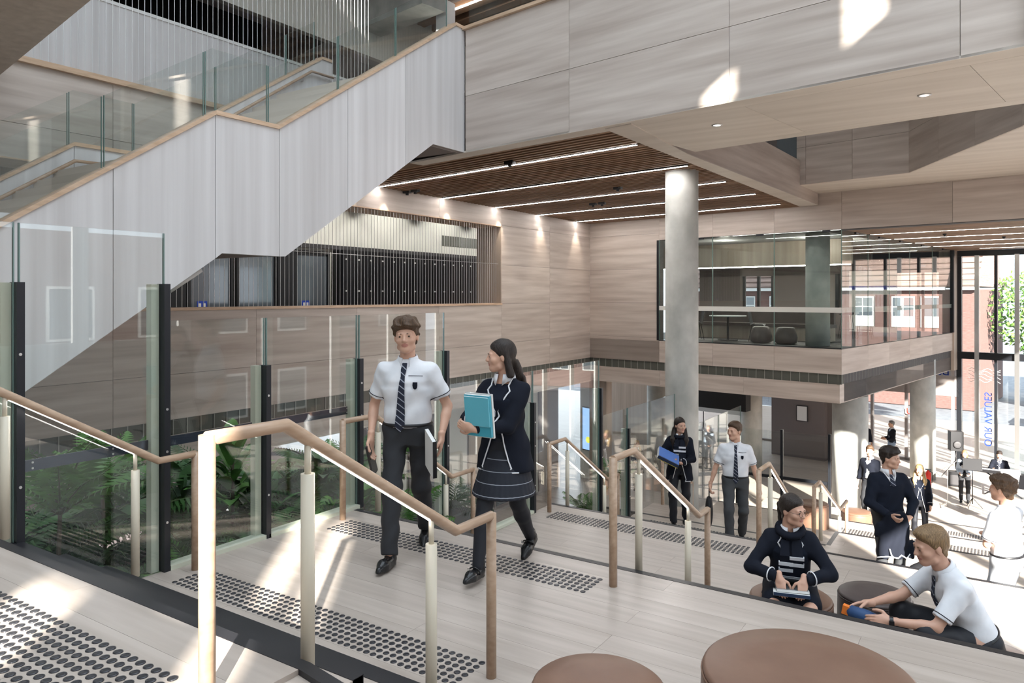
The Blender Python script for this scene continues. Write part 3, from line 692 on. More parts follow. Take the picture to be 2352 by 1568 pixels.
fr = MB().box((-.06, 11.5, -1.33), (.06, 11.62, 1.69), M=MBX).box((-5.40, -.03, -1.33), (-5.33, .05, 1.69), M=MBX); struct('trim_1', fr, 'dark_metal', 'dark end frames of the meeting room glass')
# outer window of the meeting room (far side)
ow = MB()
for u_ in (-7.6, -6.3, -5.0, -3.7, -2.4, -1.1, -.2): ow.box((u_, 11.86, -1.33), (u_ + .09, 11.95, 1.7), M=MBX)
ow.box((-7.6, 11.86, .9), (-.1, 11.95, 1.7), M=MBX)
struct('window_1', ow, 'dark_metal', 'dark window frames at the far side of the meeting room')
# furniture
bt = thing('bench', 'long dark upholstered bench with back along the meeting room', 'bench', B(-3.2, 3.0, -1.33), math.atan2(UB.y, UB.x))
MB().box((-2.4, -.55, .0), (2.0, .0, .40)).build('base', 'wood_v_warm', bt); MB().box((-2.45, -.62, .40), (2.05, .0, .50)).build('seat', 'leather_dark', bt); MB().box((-2.4, -.12, .50), (2.0, .0, .98)).build('backrest', 'leather_dark', bt)
for i, (u_, v_, sh) in enumerate(((-2.6, 1.05, 0), (-1.85, 1.0, 0), (-1.22, 1.75, 0))):
    o = MB().lathe([(.22, 0), (.29, .04), (.31, .18), (.24, .44), (.18, .47)], n=20).build('pouf', 'leather_dark'); o.location = B(u_, v_, -1.335)
    tag(o, 'dark rounded pouf behind the meeting room glass, ' + ('furthest left', 'middle one', 'nearest the corner')[i], 'pouf', 'poufs in the meeting room')
t = thing('table', 'round white topped table on a thin stand in the meeting room', 'table', B(-3.9, 1.6, -1.335))
MB().lathe([(.55, .72), (.55, .745)], n=32).build('table_top', 'white_gloss', t); MB().tube([(0, 0, .02), (0, 0, .72)], .03, 10).build('stem', 'dark_metal', t); MB().lathe([(.3, 0), (.3, .02)], n=24).build('base', 'dark_metal', t)
def shell_chair(loc, rz, label, group, sh=.46):
    t = thing('chair', label, 'chair', loc, rz, group)
    v = []; n = 9
    for i in range(n):
        s = i / (n - 1)
        for j in range(7):
            q = j / 6 - .5
            if s < .5: x, y, z = q * .46, -.21 + s * .8, sh + .09 * (2 * q) ** 2 * .6
            else: a = (s - .5) * 2; x, y, z = q * (.46 - .08 * a), .19 + .07 * a - .05 * (2 * q) ** 2, sh + .03 + a * .40
            v.append((x, y, z))
    f = [(i * 7 + j, i * 7 + j + 1, (i + 1) * 7 + j + 1, (i + 1) * 7 + j) for i in range(n - 1) for j in range(6)]
    v2 = [(x, y, z - .018) for x, y, z in v]; m_ = MB(); m_.add(v, f, 0, True); m_.add(v2, [tuple(reversed(q)) for q in f], 0, True); m_.build('seat_shell', 'chair_plastic', t)
    for sx in (-1, 1):
        for sy in (-1, 1): MB().tube([(sx * .15, sy * .12, sh), (sx * .22, sy * .2, 0)], .009, 6).build('leg', 'dark_metal', t)
    return t
shell_chair(B(-2.95, 1.55, -1.335), math.radians(95), 'grey shell chair beside the round white table', 'chairs in the meeting room')
shell_chair(B(-4.75, 1.2, -1.335), math.radians(-60), 'shell chair left of the round white table', 'chairs in the meeting room')
for i, u_ in enumerate((-1.55, -1.0)):
    t = thing('bar_stool', 'black wire leg bar stool in the meeting room, ' + ('left one', 'right one'), 'stool', B(u_, 5.0, -1.335), 0, 'bar stools') if False else thing('bar_stool', 'black wire leg bar stool beside the meeting room notice wall, ' + ('left one' if i == 0 else 'right one'), 'stool', B(u_, 5.0, -1.335), 0, 'bar stools in the meeting room')
    MB().box((-.19, -.18, .74), (.19, .18, .77)).box((-.19, .15, .77), (.19, .18, .95)).build('seat', 'black', t)
    for sx in (-1, 1):
        for sy in (-1, 1): MB().tube([(sx * .13, sy * .12, .74), (sx * .22, sy * .21, 0)], .009, 6).build('leg', 'black', t)
    MB().box((-.2, -.19, .27), (.2, .19, .285)).build('foot_ring', 'black', t)
po = thing('poster', 'white notice with small crest above a dark title bar in the meeting room', 'poster', B(-1.35, 6.9, -1.2), math.atan2(UB.y, UB.x))
MB().box((-.75, 0, 0), (.75, .03, 2.05)).build('sheet', 'white', po); MB().box((-.75, -.004, 1.42), (.75, 0, 1.55)).build('title_bar', 'sign_blue', po); MB().lathe([(.07, 0), (.07, .004)], n=16).build('crest', 'charcoal', po).location = (-.1, -.01, 1.78)
for x, z in ((.08, .75), (.08, .18)): MB().box((x, -.004, z), (x + .6, 0, z + .5)).build('picture', 'charcoal', po)
tv = thing('wall_screen', 'dark wall screen with silver panel on the meeting room wall', 'screen', B(-3.35, 7.15, -.42), math.atan2(UB.y, UB.x)); MB().box((-.1, -.03, 0), (.75, 0, .9)).build('panel', 'taupe_light', tv); MB().box((.72, -.06, 0), (.84, 0, 1.2)).build('frame', 'dark_metal', tv); MB().box((.0, -.04, .12), (.25, -.03, .22)).box((.0, -.04, .28), (.22, -.03, .38)).build('switch_plate', 'black', tv)
for u_, v_ in ((-4, 1.6), (-1.6, 2.2)):
    l = bpy.data.lights.new('room_light', 'POINT'); l.energy = 18; l.color = (1, .93, .82); l.shadow_soft_size = .15
    o = bpy.data.objects.new('room_light', l); COL.objects.link(o); o.location = B(u_, v_, 1.5)

# ================================================================== ground floor under the glazed room
gw = struct('ceiling', MB().box((-7.9, .5, -2.76), (-.1, 11.9, -2.72), M=MBX), 'taupe_light', 'ground floor ceiling under the meeting room')
t = struct('wall_ground', MB().box((-6.0, 9.6, ZG), (-3.9, 10.4, -2.74), M=MBX).box((-3.9, 9.9, ZG), (-3.2, 10.3, -2.74), M=MBX), 'taupe', 'taupe wall block under the meeting room')
MB().box((-4.95, 9.57, ZG + 1.35), (-4.45, 9.6, ZG + 2.05)).build('dummy', 'white', t) if False else None
nt_ = thing('notice_frame', 'small white framed notice on the taupe wall', 'notice', B(-4.75, 9.58, ZG + 1.45), math.atan2(UB.y, UB.x)); MB().box((-.22, -.03, 0), (.22, .01, .62)).build('frame', 'charcoal', nt_); MB().box((-.19, -.036, .03), (.19, -.03, .59)).build('sheet', 'white', nt_)
struct('wall_ground_black', MB().box((-9.5, 6.0, -4.2), (-5.4, 6.4, -2.74), M=MBX), 'black', 'black bulkhead over the servery')
sv_ = thing('servery', 'long white servery counter under the black bulkhead', 'counter', B(-7.6, 7.2, ZG), math.atan2(UB.y, UB.x)); MB().box((-1.8, 0, 0), (1.8, .7, 1.0)).build('body', 'white', sv_); MB().box((-1.85, -.05, 1.0), (1.85, .75, 1.06)).build('worktop', 'white_gloss', sv_); MB().box((-1.8, .3, 1.75), (1.8, .7, 2.0)).build('canopy', 'white_gloss', sv_)
for x in (-1.6, -.4, .6, 1.5): MB().tube([(x, .5, 1.06), (x, .5, 1.75)], .02, 8).build('support', 'charcoal', sv_)
struct('wall_ground_timber', MB().box((-8.4, .6, ZG), (-7.7, .9, -2.74), M=MBX).box((-14, 8.5, ZG), (-9.4, 8.8, -2.74), M=MBX), 'wood_v_warm', 'timber wall under the corner of the panelled walls')
scn = thing('info_screen', 'tall blue information screen on a pale pillar', 'screen', B(-8.9, 1.2, ZG + 1.0), math.radians(-20)); MB().box((-.28, -.03, 0), (.28, .03, 1.5)).build('frame', 'charcoal', scn); MB().box((-.26, -.034, .03), (.26, -.03, 1.47)).build('display', 'screen_blue', scn); o = MB().lathe([(.11, 0), (.11, .004)], n=20).build('dot', 'screen_yellow', scn); o.rotation_euler = (math.pi / 2, 0, 0); o.location = (.03, -.035, .38)
struct('wall_pillar', MB().box((-9.3, 1.27, ZG), (-8.3, 1.6, -2.74), M=MBX), 'cream_wall', 'pale pillar carrying the information screen')
# entrance glazing at the north end
en = MB()
for u_ in (-8.0, -6.4, -4.8, -3.0, -1.75, -1.5, -1.25, -.15): en.box((u_, 12.1, ZG), (u_ + .10, 12.25, -2.74), M=MBX)
en.box((-8, 12.1, -3.75), (.1, 12.3, -3.0), M=MBX).box((-8, 12.1, ZG), (.1, 12.25, ZG + .08), M=MBX)
ent = struct('window_2', en, 'taupe_light', 'entrance glazing under the meeting room')
MB().box((-8, 12.16, ZG), (0, 12.175, -3.75), M=MBX).build('glass_pane', 'glass_clear', ent)
cw = MB()
for u_ in (.02, 1.22, 2.42, 3.62, 4.82, 6.0, 7.2): cw.box((u_, 12.1, ZG), (u_ + (.16 if u_ < .5 else .09), 12.28, 1.69), M=MBX)
cw.box((0, 12.08, 1.48), (8.3, 12.3, 1.69), M=MBX).box((0, 12.08, -2.32), (8.3, 12.3, -2.06), M=MBX).box((0, 12.1, ZG), (8.3, 12.25, ZG + .1), M=MBX)
cwo = struct('window_3', cw, 'dark_metal', 'tall dark framed entrance glazing at right')
for i in range(7):
    u_ = .02 + 1.2 * i
    for a, b in ((ZG + .1, -2.32), (-2.06, 1.48)): MB().box((u_ + .1, 12.18, a), (u_ + 1.2, 12.192, b), M=MBX).build('glass_pane', 'glass_clear', cwo)
for u_ in (.62, 1.85): MB().box((u_, 12.0, ZG), (u_ + .14, 12.1, 1.5), M=MBX).build('fin', 'steel', cwo)
def text(name, body, size, m, loc, rot, parent=None, depth=.004, label=None, cat=None):
    cu = bpy.data.curves.new(name, 'FONT'); cu.body = body; cu.size = size; cu.extrude = depth; cu.align_x = 'CENTER'; cu.align_y = 'CENTER'
    o = bpy.data.objects.new(name, cu); COL.objects.link(o)
    me = bpy.data.meshes.new_from_object(o); bpy.data.objects.remove(o); me.materials.clear(); me.materials.append(MATS[m])
    o = bpy.data.objects.new(name, me); COL.objects.link(o); o.location = loc; o.rotation_euler = rot
    if parent is not None: o.parent = parent
    if label: tag(o, label, cat)
    return o
ab = math.atan2(UB.y, UB.x)
sg = thing('building_sign', 'sign reading Senior Building seen from behind above the entrance doors', 'sign', B(-1.0, 12.6, -2.75), ab + math.pi)
MB().box((-.95, -.02, -.55), (.95, .0, .55)).build('board', 'white', sg); text('lettering', 'Senior\nBuilding', .44, 'sign_blue', (0, -.03, .08), (math.pi / 2, 0, 0), sg); text('lettering', 'Senior\nBuilding', .44, 'sign_blue', (0, .012, .08), (math.pi / 2, 0, 0), sg); MB().box((.6, -.03, -.5), (.95, .03, -.1)).build('green_mark', 'sign_green', sg)
ov = text('values_lettering', 'OUR VALUES', .34, 'sign_blue', B(1.0, 12.21, -4.5), (math.pi / 2, math.radians(-90), ab + math.pi), label='blue OUR VALUES lettering reading down the entrance glass', cat='lettering')
rp = thing('wave_print', 'white wavy line print on the entrance glass', 'print', B(.9, 12.17, -2.7), ab)
for k in range(5):
    MB().tube([(-.5 + i * .1, 0, -.1 * k + .06 * math.sin(i * 1.3 + k)) for i in range(11)], .008, 5).build('wave', 'white', rp)
for i, (u_, v_, z) in enumerate(((-1.55, 12.0, ZG + 1.9), )):
    o = text('exit_mark', 'U', .34, 'sign_red', B(u_, v_, z), (math.pi / 2, 0, ab)); tag(o, 'red mark on the entrance door glass', 'sign')
fe = thing('fire_extinguisher', 'red fire extinguisher beside the sunlit column', 'fire extinguisher', B(.15, 7.6, ZG + .1)); MB().lathe([(.085, 0), (.085, .45), (.04, .52), (.03, .56)], n=16).build('body', 'sign_red', fe); MB().tube([(0, 0, .55), (.12, 0, .5), (.11, 0, .15)], .012, 6).build('hose', 'black', fe); MB().box((-.09, -.02, .56), (.09, .02, .6)).build('handle', 'black', fe); MB().box((-.09, .08, .0), (.09, .1, .5)).build('bracket', 'steel', fe); MB().box((-.02, .0, -.1), (.02, .04, .0)).build('stand', 'steel', fe)

wu_ = struct('wall_ground_left', MB().box((-12.6, 12.6, ZG), (-12.4, 21.6, -2.74)), 'taupe_light', 'ground floor wall with dark glass under the panelled wall')
for i in range(7):
    y = 12.8 + i * 1.25
    p_ = MB().box((-12.4, y, ZG + .1), (-12.36, y + 1.15, -2.8)).build('panel', ('cream_wall', 'taupe', 'cream_wall', 'wood_v_warm', 'taupe', 'cream_wall', 'taupe_light')[i], wu_)
    if i in (1, 4): MB().box((-12.36, y + .08, ZG + .2), (-12.345, y + 1.07, -3.1)).build('glass_pane', 'window_glass_far', p_)
# room under the panelled wall (far left)
struct('wall_study', MB().box((-27.2, -6, ZG), (-27, 22, -2.7)), 'white', 'white back wall of the room under the panelled wall')
struct('ceiling', MB().box((-27, -6, -2.78), (XW - .02, 21.7, -2.74)), 'wood_soffit', 'timber soffit under the panelled wall')
for i, (x, y) in enumerate(((-20.5, 9.0), (-17.5, 10.5), (-19.5, 13.0))):
    l = bpy.data.lights.new('study_fill', 'AREA'); l.energy = 120; l.size = 1.5; l.color = (1, .97, .93)  # fill lamps added to brighten this room, no fixtures behind them
    o = bpy.data.objects.new('study_fill', l); COL.objects.link(o); o.location = (x, y, -2.85)
for i, (x, y) in enumerate(((-23.7, 11.05), (-17.2, 11.8))):
    t = thing('study_table', 'white table in the room beyond the ferns, ' + ('with the black chair' if i == 0 else 'closer to the window'), 'table', (x, y, ZG + .012), math.radians(8), 'study tables')
    MB().box((-.9, -.45, .70), (.9, .45, .74)).build('table_top', 'white_gloss', t)
    for sx in (-1, 1):
        for sy in (-1, 1): MB().box((sx * .84 - .025, sy * .4 - .025, 0), (sx * .84 + .025, sy * .4 + .025, .70)).build('leg', 'black', t)
def study_chair(x, y, rz, label):
    t = thing('chair', label, 'chair', (x, y, ZG + .012), rz, 'black study chairs')
    MB().box((-.24, -.23, .43), (.24, .23, .46)).build('seat', 'chair_plastic', t); MB().prism([(-.25, .22, .52), (.25, .22, .52), (.25, .27, .88), (-.25, .27, .88)], (0, .025, 0)).build('backrest', 'chair_plastic', t)
    for sx in (-1, 1):
        MB().tube([(sx * .22, -.2, 0), (sx * .22, -.2, .43)], .012, 6).build('leg', 'dark_metal', t); MB().tube([(sx * .22, .22, 0), (sx * .22, .22, .6)], .012, 6).build('leg', 'dark_metal', t)
        MB().tube([(sx * .27, .22, .62), (sx * .27, -.15, .64)], .014, 6).build('arm', 'dark_metal', t)
study_chair(-22.3, 10.6, math.radians(-120), 'black chair at the white table beyond the ferns'); study_chair(-17.2, 11.2, math.radians(150), 'black chair at the second white table beyond the ferns'); study_chair(-16.0, 12.2, math.radians(-60), 'black chair right of the second white table')
bx = thing('bench_block', 'large white stone bench block on the foyer floor beyond the ferns', 'bench', (-10.2, 11.4, ZG), math.radians(10)); MB().box((-.8, -1.6, 0), (.8, 1.6, 1.2)).build('base', 'white', bx); MB().box((-.85, -1.65, 1.2), (.85, 1.65, 1.3)).build('top', 'white_gloss', bx)

# ================================================================== outside
struct('ground', MB().box((-60, 12.4, ZG - .06), (70, 120, ZG - .04), M=MBX).box((6, -60, ZG - .06), (80, 12.4, ZG - .04), M=MBX), 'asphalt', 'asphalt forecourt outside the glazing')
for i, (v, a) in enumerate(((15.0, .02), (17.5, -.05), (20.0, .04), (22.0, -.02))):
    o = MB().box((-14, v, ZG - .04), (5, v + .5, ZG - .034), M=MBX).build('road_marking', 'white'); tag(o, 'white painted line on the asphalt outside, %s from the doors' % ('nearest', 'second', 'third', 'furthest')[i], 'road marking', 'painted lines on the asphalt')
def brick_wing(label, loc, x0, x1, nw):
    bb = thing('brick_building', label, 'building', loc, ab, 'brick buildings outside')
    MB().box((x0, 0, 0), (x1, 8, 6.75)).build('wall', 'brick', bb)
    MB().box((x0 - .2, -.35, 6.70), (x1 + .2, -.1, 6.95)).build('gutter', 'white', bb)
    rf = MB().prism([(x0 - .3, -.4, 6.9), (x0 - .3, 8.4, 6.9), (x0 - .3, 4, 12.2)], (x1 - x0 + .5, 0, 0)).build('roof', 'roof_tile', bb)
    for i in range(16):
        z = 6.95 + i * .33; y = -.42 + (z - 6.9) * .83
        MB().box((x0 - .3, y - .05, z), (x1 + .2, y + .1, z + .05)).build('tile_course', 'roof_tile', rf)
    for i in range(nw):
        x = x0 + 1.4 + i * 2.25
        w_ = MB().box((x, -.06, 4.55), (x + 1.25, .02, 6.35)).build('window', 'white', bb)
        for a in range(2):
            for c in range(3): MB().box((x + .08 + a * .58, -.075, 4.63 + c * .57), (x + .60 + a * .58, -.06, 5.13 + c * .57)).build('pane', 'window_glass_far' if c else 'curtain', w_)
        w_ = MB().box((x, -.06, 1.2), (x + 1.25, .02, 3.0)).build('window', 'white', bb)
        for a in range(2): MB().box((x + .08 + a * .58, -.075, 1.28), (x + .60 + a * .58, -.06, 2.92)).build('pane', 'window_glass_far', w_)
brick_wing('red brick building with dark tiled roof and white windows outside', B(-4, 28, ZG), -16, 1.6, 7)
brick_wing('second red brick building outside, mirrored in the side glass of the meeting room', B(-4, 28, ZG), 8.0, 24.0, 7)
nb = thing('brick_neighbour', 'brick building across the lane, seen only in the glass reflections', 'building', (17, 8, ZG)); MB().box((0, -16, 0), (8, 24, 8.6)).build('wall', 'brick', nb)
for i in range(12):
    for z in (1.2, 4.8): w_ = MB().box((-.06, -15 + i * 3.2, z), (.0, -13.4 + i * 3.2, z + 1.9)).build('window', 'white', nb); MB().box((-.08, -14.9 + i * 3.2, z + .1), (-.06, -13.5 + i * 3.2, z + 1.8)).build('pane', 'window_glass_far', w_)
# ================================================================== people: bodies and clothes as smooth distance fields, meshed with surface nets
def smin(a, b, k):
    h = np.clip(.5 + .5 * (b - a) / k, 0, 1); return b * (1 - h) + a * h - k * h * (1 - h)
def smax(a, b, k): return -smin(-a, -b, k)
def cone(P, a, b, r1, r2):
    a = np.asarray(a, float); ab = np.asarray(b, float) - a; t = np.clip((P - a) @ ab / (ab @ ab + 1e-12), 0, 1)
    return np.linalg.norm(P - a - t[..., None] * ab, axis=-1) - (r1 + (r2 - r1) * t)
def ell(P, c, r, Rm=None):
    q = P - np.asarray(c, float)
    if Rm is not None: q = q @ Rm
    r = np.asarray(r, float); k0 = np.linalg.norm(q / r, axis=-1); k1 = np.linalg.norm(q / (r * r), axis=-1)
    return k0 * (k0 - 1) / (k1 + 1e-9)
def loft(P, o, ax, prof, sq=2.0):
    """upright shape about origin o: ax = columns (side, front, up); prof rows (z, half width, half depth, y shift)"""
    q = (P - o) @ ax; p = np.asarray(prof, float); z = np.clip(q[..., 2], p[0, 0], p[-1, 0])
    w = np.interp(z, p[:, 0], p[:, 1]); d = np.interp(z, p[:, 0], p[:, 2]); sh = np.interp(z, p[:, 0], p[:, 3])
    x = np.abs(q[..., 0]); y = np.abs(q[..., 1] - sh)
    rr = ((x / w) ** sq + (y / d) ** sq) ** (1 / sq); k = (rr - 1) * np.minimum(w, d)
    return np.maximum(k, np.abs(q[..., 2] - z) + np.minimum(k, 0) * .0) if False else np.where(np.abs(q[..., 2] - z) > 1e-9, np.hypot(np.maximum(k, 0), q[..., 2] - z), k)
def nets(f, lo, hi, h):
    lo = np.asarray(lo, float) - 2 * h; hi = np.asarray(hi, float) + 2 * h
    n = np.maximum(((hi - lo) / h).astype(int) + 1, 3)
    ax = [lo[i] + h * np.arange(n[i]) for i in range(3)]
    P = np.stack(np.meshgrid(*ax, indexing='ij'), -1); D = f(P.reshape(-1, 3)).reshape(n)
    s = D < 0
    c = [(i, j, k) for i in (0, 1) for j in (0, 1) for k in (0, 1)]
    sl = lambda A, o: A[o[0]:n[0] - 1 + o[0], o[1]:n[1] - 1 + o[1], o[2]:n[2] - 1 + o[2]]
    cnt = sum(sl(s, o).astype(int) for o in c); act = (cnt > 0) & (cnt < 8)
    idx = -np.ones(act.shape, int); ii = np.argwhere(act); idx[act] = np.arange(len(ii))
    acc = np.zeros((len(ii), 3)); num = np.zeros(len(ii))
    for a in c:
        for d in range(3):
            if a[d]: continue
            b = list(a); b[d] = 1; da = sl(D, a)[act]; db = sl(D, tuple(b))[act]; m = (da < 0) != (db < 0)
            t = np.where(m, da / (da - db + 1e-12), 0); q = np.tile(np.array(a, float), (len(ii), 1)); q[:, d] += t
            acc += q * m[:, None]; num += m
    V = lo + h * (ii + acc / np.maximum(num, 1)[:, None]); F = []
    for d in range(3):
        e1, e2 = (d + 1) % 3, (d + 2) % 3
        A = np.take(s, range(0, n[d] - 1), d); Bq = np.take(s, range(1, n[d]), d); E = np.argwhere(A != Bq)
        E = E[(E[:, e1] > 0) & (E[:, e2] > 0) & (E[:, e1] < n[e1] - 1) & (E[:, e2] < n[e2] - 1)]
        ins = A[E[:, 0], E[:, 1], E[:, 2]]; q = []
        for o1, o2 in ((-1, -1), (0, -1), (0, 0), (-1, 0)):
            g = E.copy(); g[:, e1] += o1; g[:, e2] += o2; q.append(idx[g[:, 0], g[:, 1], g[:, 2]])
        q = np.stack(q, 1); q[~ins] = q[~ins][:, ::-1]; F.append(q)
    F = np.concatenate(F); return V, F[(F >= 0).all(1)]
def pmesh(name, parts, mats, parent, smooth_it=1, project=None):
    """parts: list of (V, F, material index or function of face centres)"""
    vs, fs, mi = [], [], []; b = 0
    for V, F, m_ in parts:
        if len(F) == 0: continue
        for _ in range(smooth_it):
            s_ = np.zeros_like(V); n_ = np.zeros(len(V))
            for i in range(4):
                for j in ((i + 1) % 4, (i + 3) % 4): np.add.at(s_, F[:, i], V[F[:, j]]); np.add.at(n_, F[:, i], 1)
            V = V * .4 + .6 * s_ / np.maximum(n_, 1)[:, None]
        vs.append(V); fs.append(F + b); b += len(V)
        mi.append(m_(V[F].mean(1)) if callable(m_) else np.full(len(F), m_))
    V = np.concatenate(vs); F = np.concatenate(fs); mi = np.concatenate(mi).astype(np.int32)
    me = bpy.data.meshes.new(name); me.vertices.add(len(V)); me.vertices.foreach_set('co', V.ravel().astype(np.float32))
    me.loops.add(len(F) * 4); me.loops.foreach_set('vertex_index', F.ravel().astype(np.int32)); me.polygons.add(len(F))
    me.polygons.foreach_set('loop_start', np.arange(0, len(F) * 4, 4, dtype=np.int32)); me.polygons.foreach_set('loop_total', np.full(len(F), 4, np.int32))
    me.polygons.foreach_set('material_index', mi); me.polygons.foreach_set('use_smooth', np.ones(len(F), bool)); me.update(calc_edges=True); me.validate()
    return link(name, me, parent, mats)
nz = lambda v: np.asarray(v, float) / (np.linalg.norm(v) + 1e-12)
def ik(a, t, l1, l2, pole):
    """middle joint of a two-bone limb from a to t"""
    d = t - a; L_ = np.linalg.norm(d); L_ = min(L_, (l1 + l2) * .999); u = nz(d); x = (l1 * l1 - l2 * l2 + L_ * L_) / (2 * L_); hh = math.sqrt(max(l1 * l1 - x * x, 0))
    p = np.asarray(pole, float); p = nz(p - u * (p @ u)); return a + u * x + p * hh, a + u * L_
def rotm(yaw=0, pitch=0, roll=0):
    """columns side(x), front(y), up(z); yaw turns to the person's left, pitch leans forward, roll tips to the right"""
    cy, sy, cp, sp, cr, sr = math.cos(yaw), math.sin(yaw), math.cos(pitch), math.sin(pitch), math.cos(roll), math.sin(roll)
    Rz = np.array([[cy, -sy, 0], [sy, cy, 0], [0, 0, 1]]); Rx = np.array([[1, 0, 0], [0, cp, sp], [0, -sp, cp]]); Ry = np.array([[cr, 0, sr], [0, 1, 0], [-sr, 0, cr]])
    return Rz @ Rx @ Ry

SKIN = {}
def skin_mat(name, c):
    m_ = vary(mat(name, c, .48), tuple(q * .93 for q in c), tuple(min(1, q * 1.06) for q in c), (1, 1, 1), 9, 3)
    b = m_.node_tree.nodes['Principled BSDF']; b.inputs['Subsurface Weight'].default_value = .08; b.inputs['Subsurface Radius'].default_value = (.01, .004, .002); return name
skin_mat('skin_fair', (.60, .36, .26)); skin_mat('skin_warm', (.56, .33, .24)); mat('lips', (.46, .20, .16), .45); mat('eye_white', (.52, .50, .48), .25); mat('iris', (.04, .025, .015), .15)
for n_, c_ in (('hair_brown', (.075, .042, .022)), ('hair_dark', (.018, .011, .008)), ('hair_sandy', (.20, .125, .062)), ('hair_blonde', (.42, .29, .14)), ('hair_black', (.010, .008, .007)), ('hair_grey', (.2, .19, .18))):
    vary(mat(n_, c_, .5), tuple(q * .5 for q in c_), tuple(q * 1.5 for q in c_), (60, 60, 6), 3, 3, 0, .5)
vary(mat('shirt_white', (.75, .76, .79), .75), (.66, .68, .72), (.79, .80, .83), (1, 1, 1), 7, 3, 0, .15)
mat('trouser', (.022, .023, .027), .8); mat('trouser_grey', (.05, .053, .058), .8); mat('trouser_light', (.45, .47, .50), .8); mat('tights', (.010, .011, .016), .65); mat('navy', (.0085, .0105, .018), .9, spec=.2); mat('navy_soft', (.010, .013, .023), .95, spec=.2)
mat('piping', (.72, .73, .76), .7); mat('shoe', (.012, .012, .013), .22); mat('jeans', (.22, .30, .42), .8); mat('pale_blue', (.45, .55, .68), .8); mat('buckle', (.7, .7, .7), .25, .9)
def stripe_mat(name, base, line, scale, ax='Z', width=.12, rot=(0, 0, 0)):
    m_ = mat(name, base, .8); b = m_.node_tree.nodes['Principled BSDF']; tc = nd(m_, 'ShaderNodeTexCoord'); mp = nd(m_, 'ShaderNodeMapping'); mp.inputs['Rotation'].default_value = rot
    sx = nd(m_, 'ShaderNodeSeparateXYZ'); mu = nd(m_, 'ShaderNodeMath', operation='MULTIPLY'); mu.inputs[1].default_value = scale; fr = nd(m_, 'ShaderNodeMath', operation='FRACT'); lt = nd(m_, 'ShaderNodeMath', operation='LESS_THAN'); lt.inputs[1].default_value = width
    mx = nd(m_, 'ShaderNodeMix', data_type='RGBA'); mx.inputs['A'].default_value = (*base, 1); mx.inputs['B'].default_value = (*line, 1)
    ln(m_, tc.outputs['Object'], mp.inputs[0]); ln(m_, mp.outputs[0], sx.inputs[0]); ln(m_, sx.outputs[ax], mu.inputs[0]); ln(m_, mu.outputs[0], fr.inputs[0]); ln(m_, fr.outputs[0], lt.inputs[0]); ln(m_, lt.outputs[0], mx.inputs['Factor']); ln(m_, mx.outputs['Result'], b.inputs['Base Color'])
stripe_mat('tie_stripe', (.014, .018, .035), (.34, .36, .42), 26, 'Z', .16, (0, math.radians(38), 0))
stripe_mat('skirt_check', (.014, .016, .024), (.30, .32, .36), 12.5, 'Z', .055)

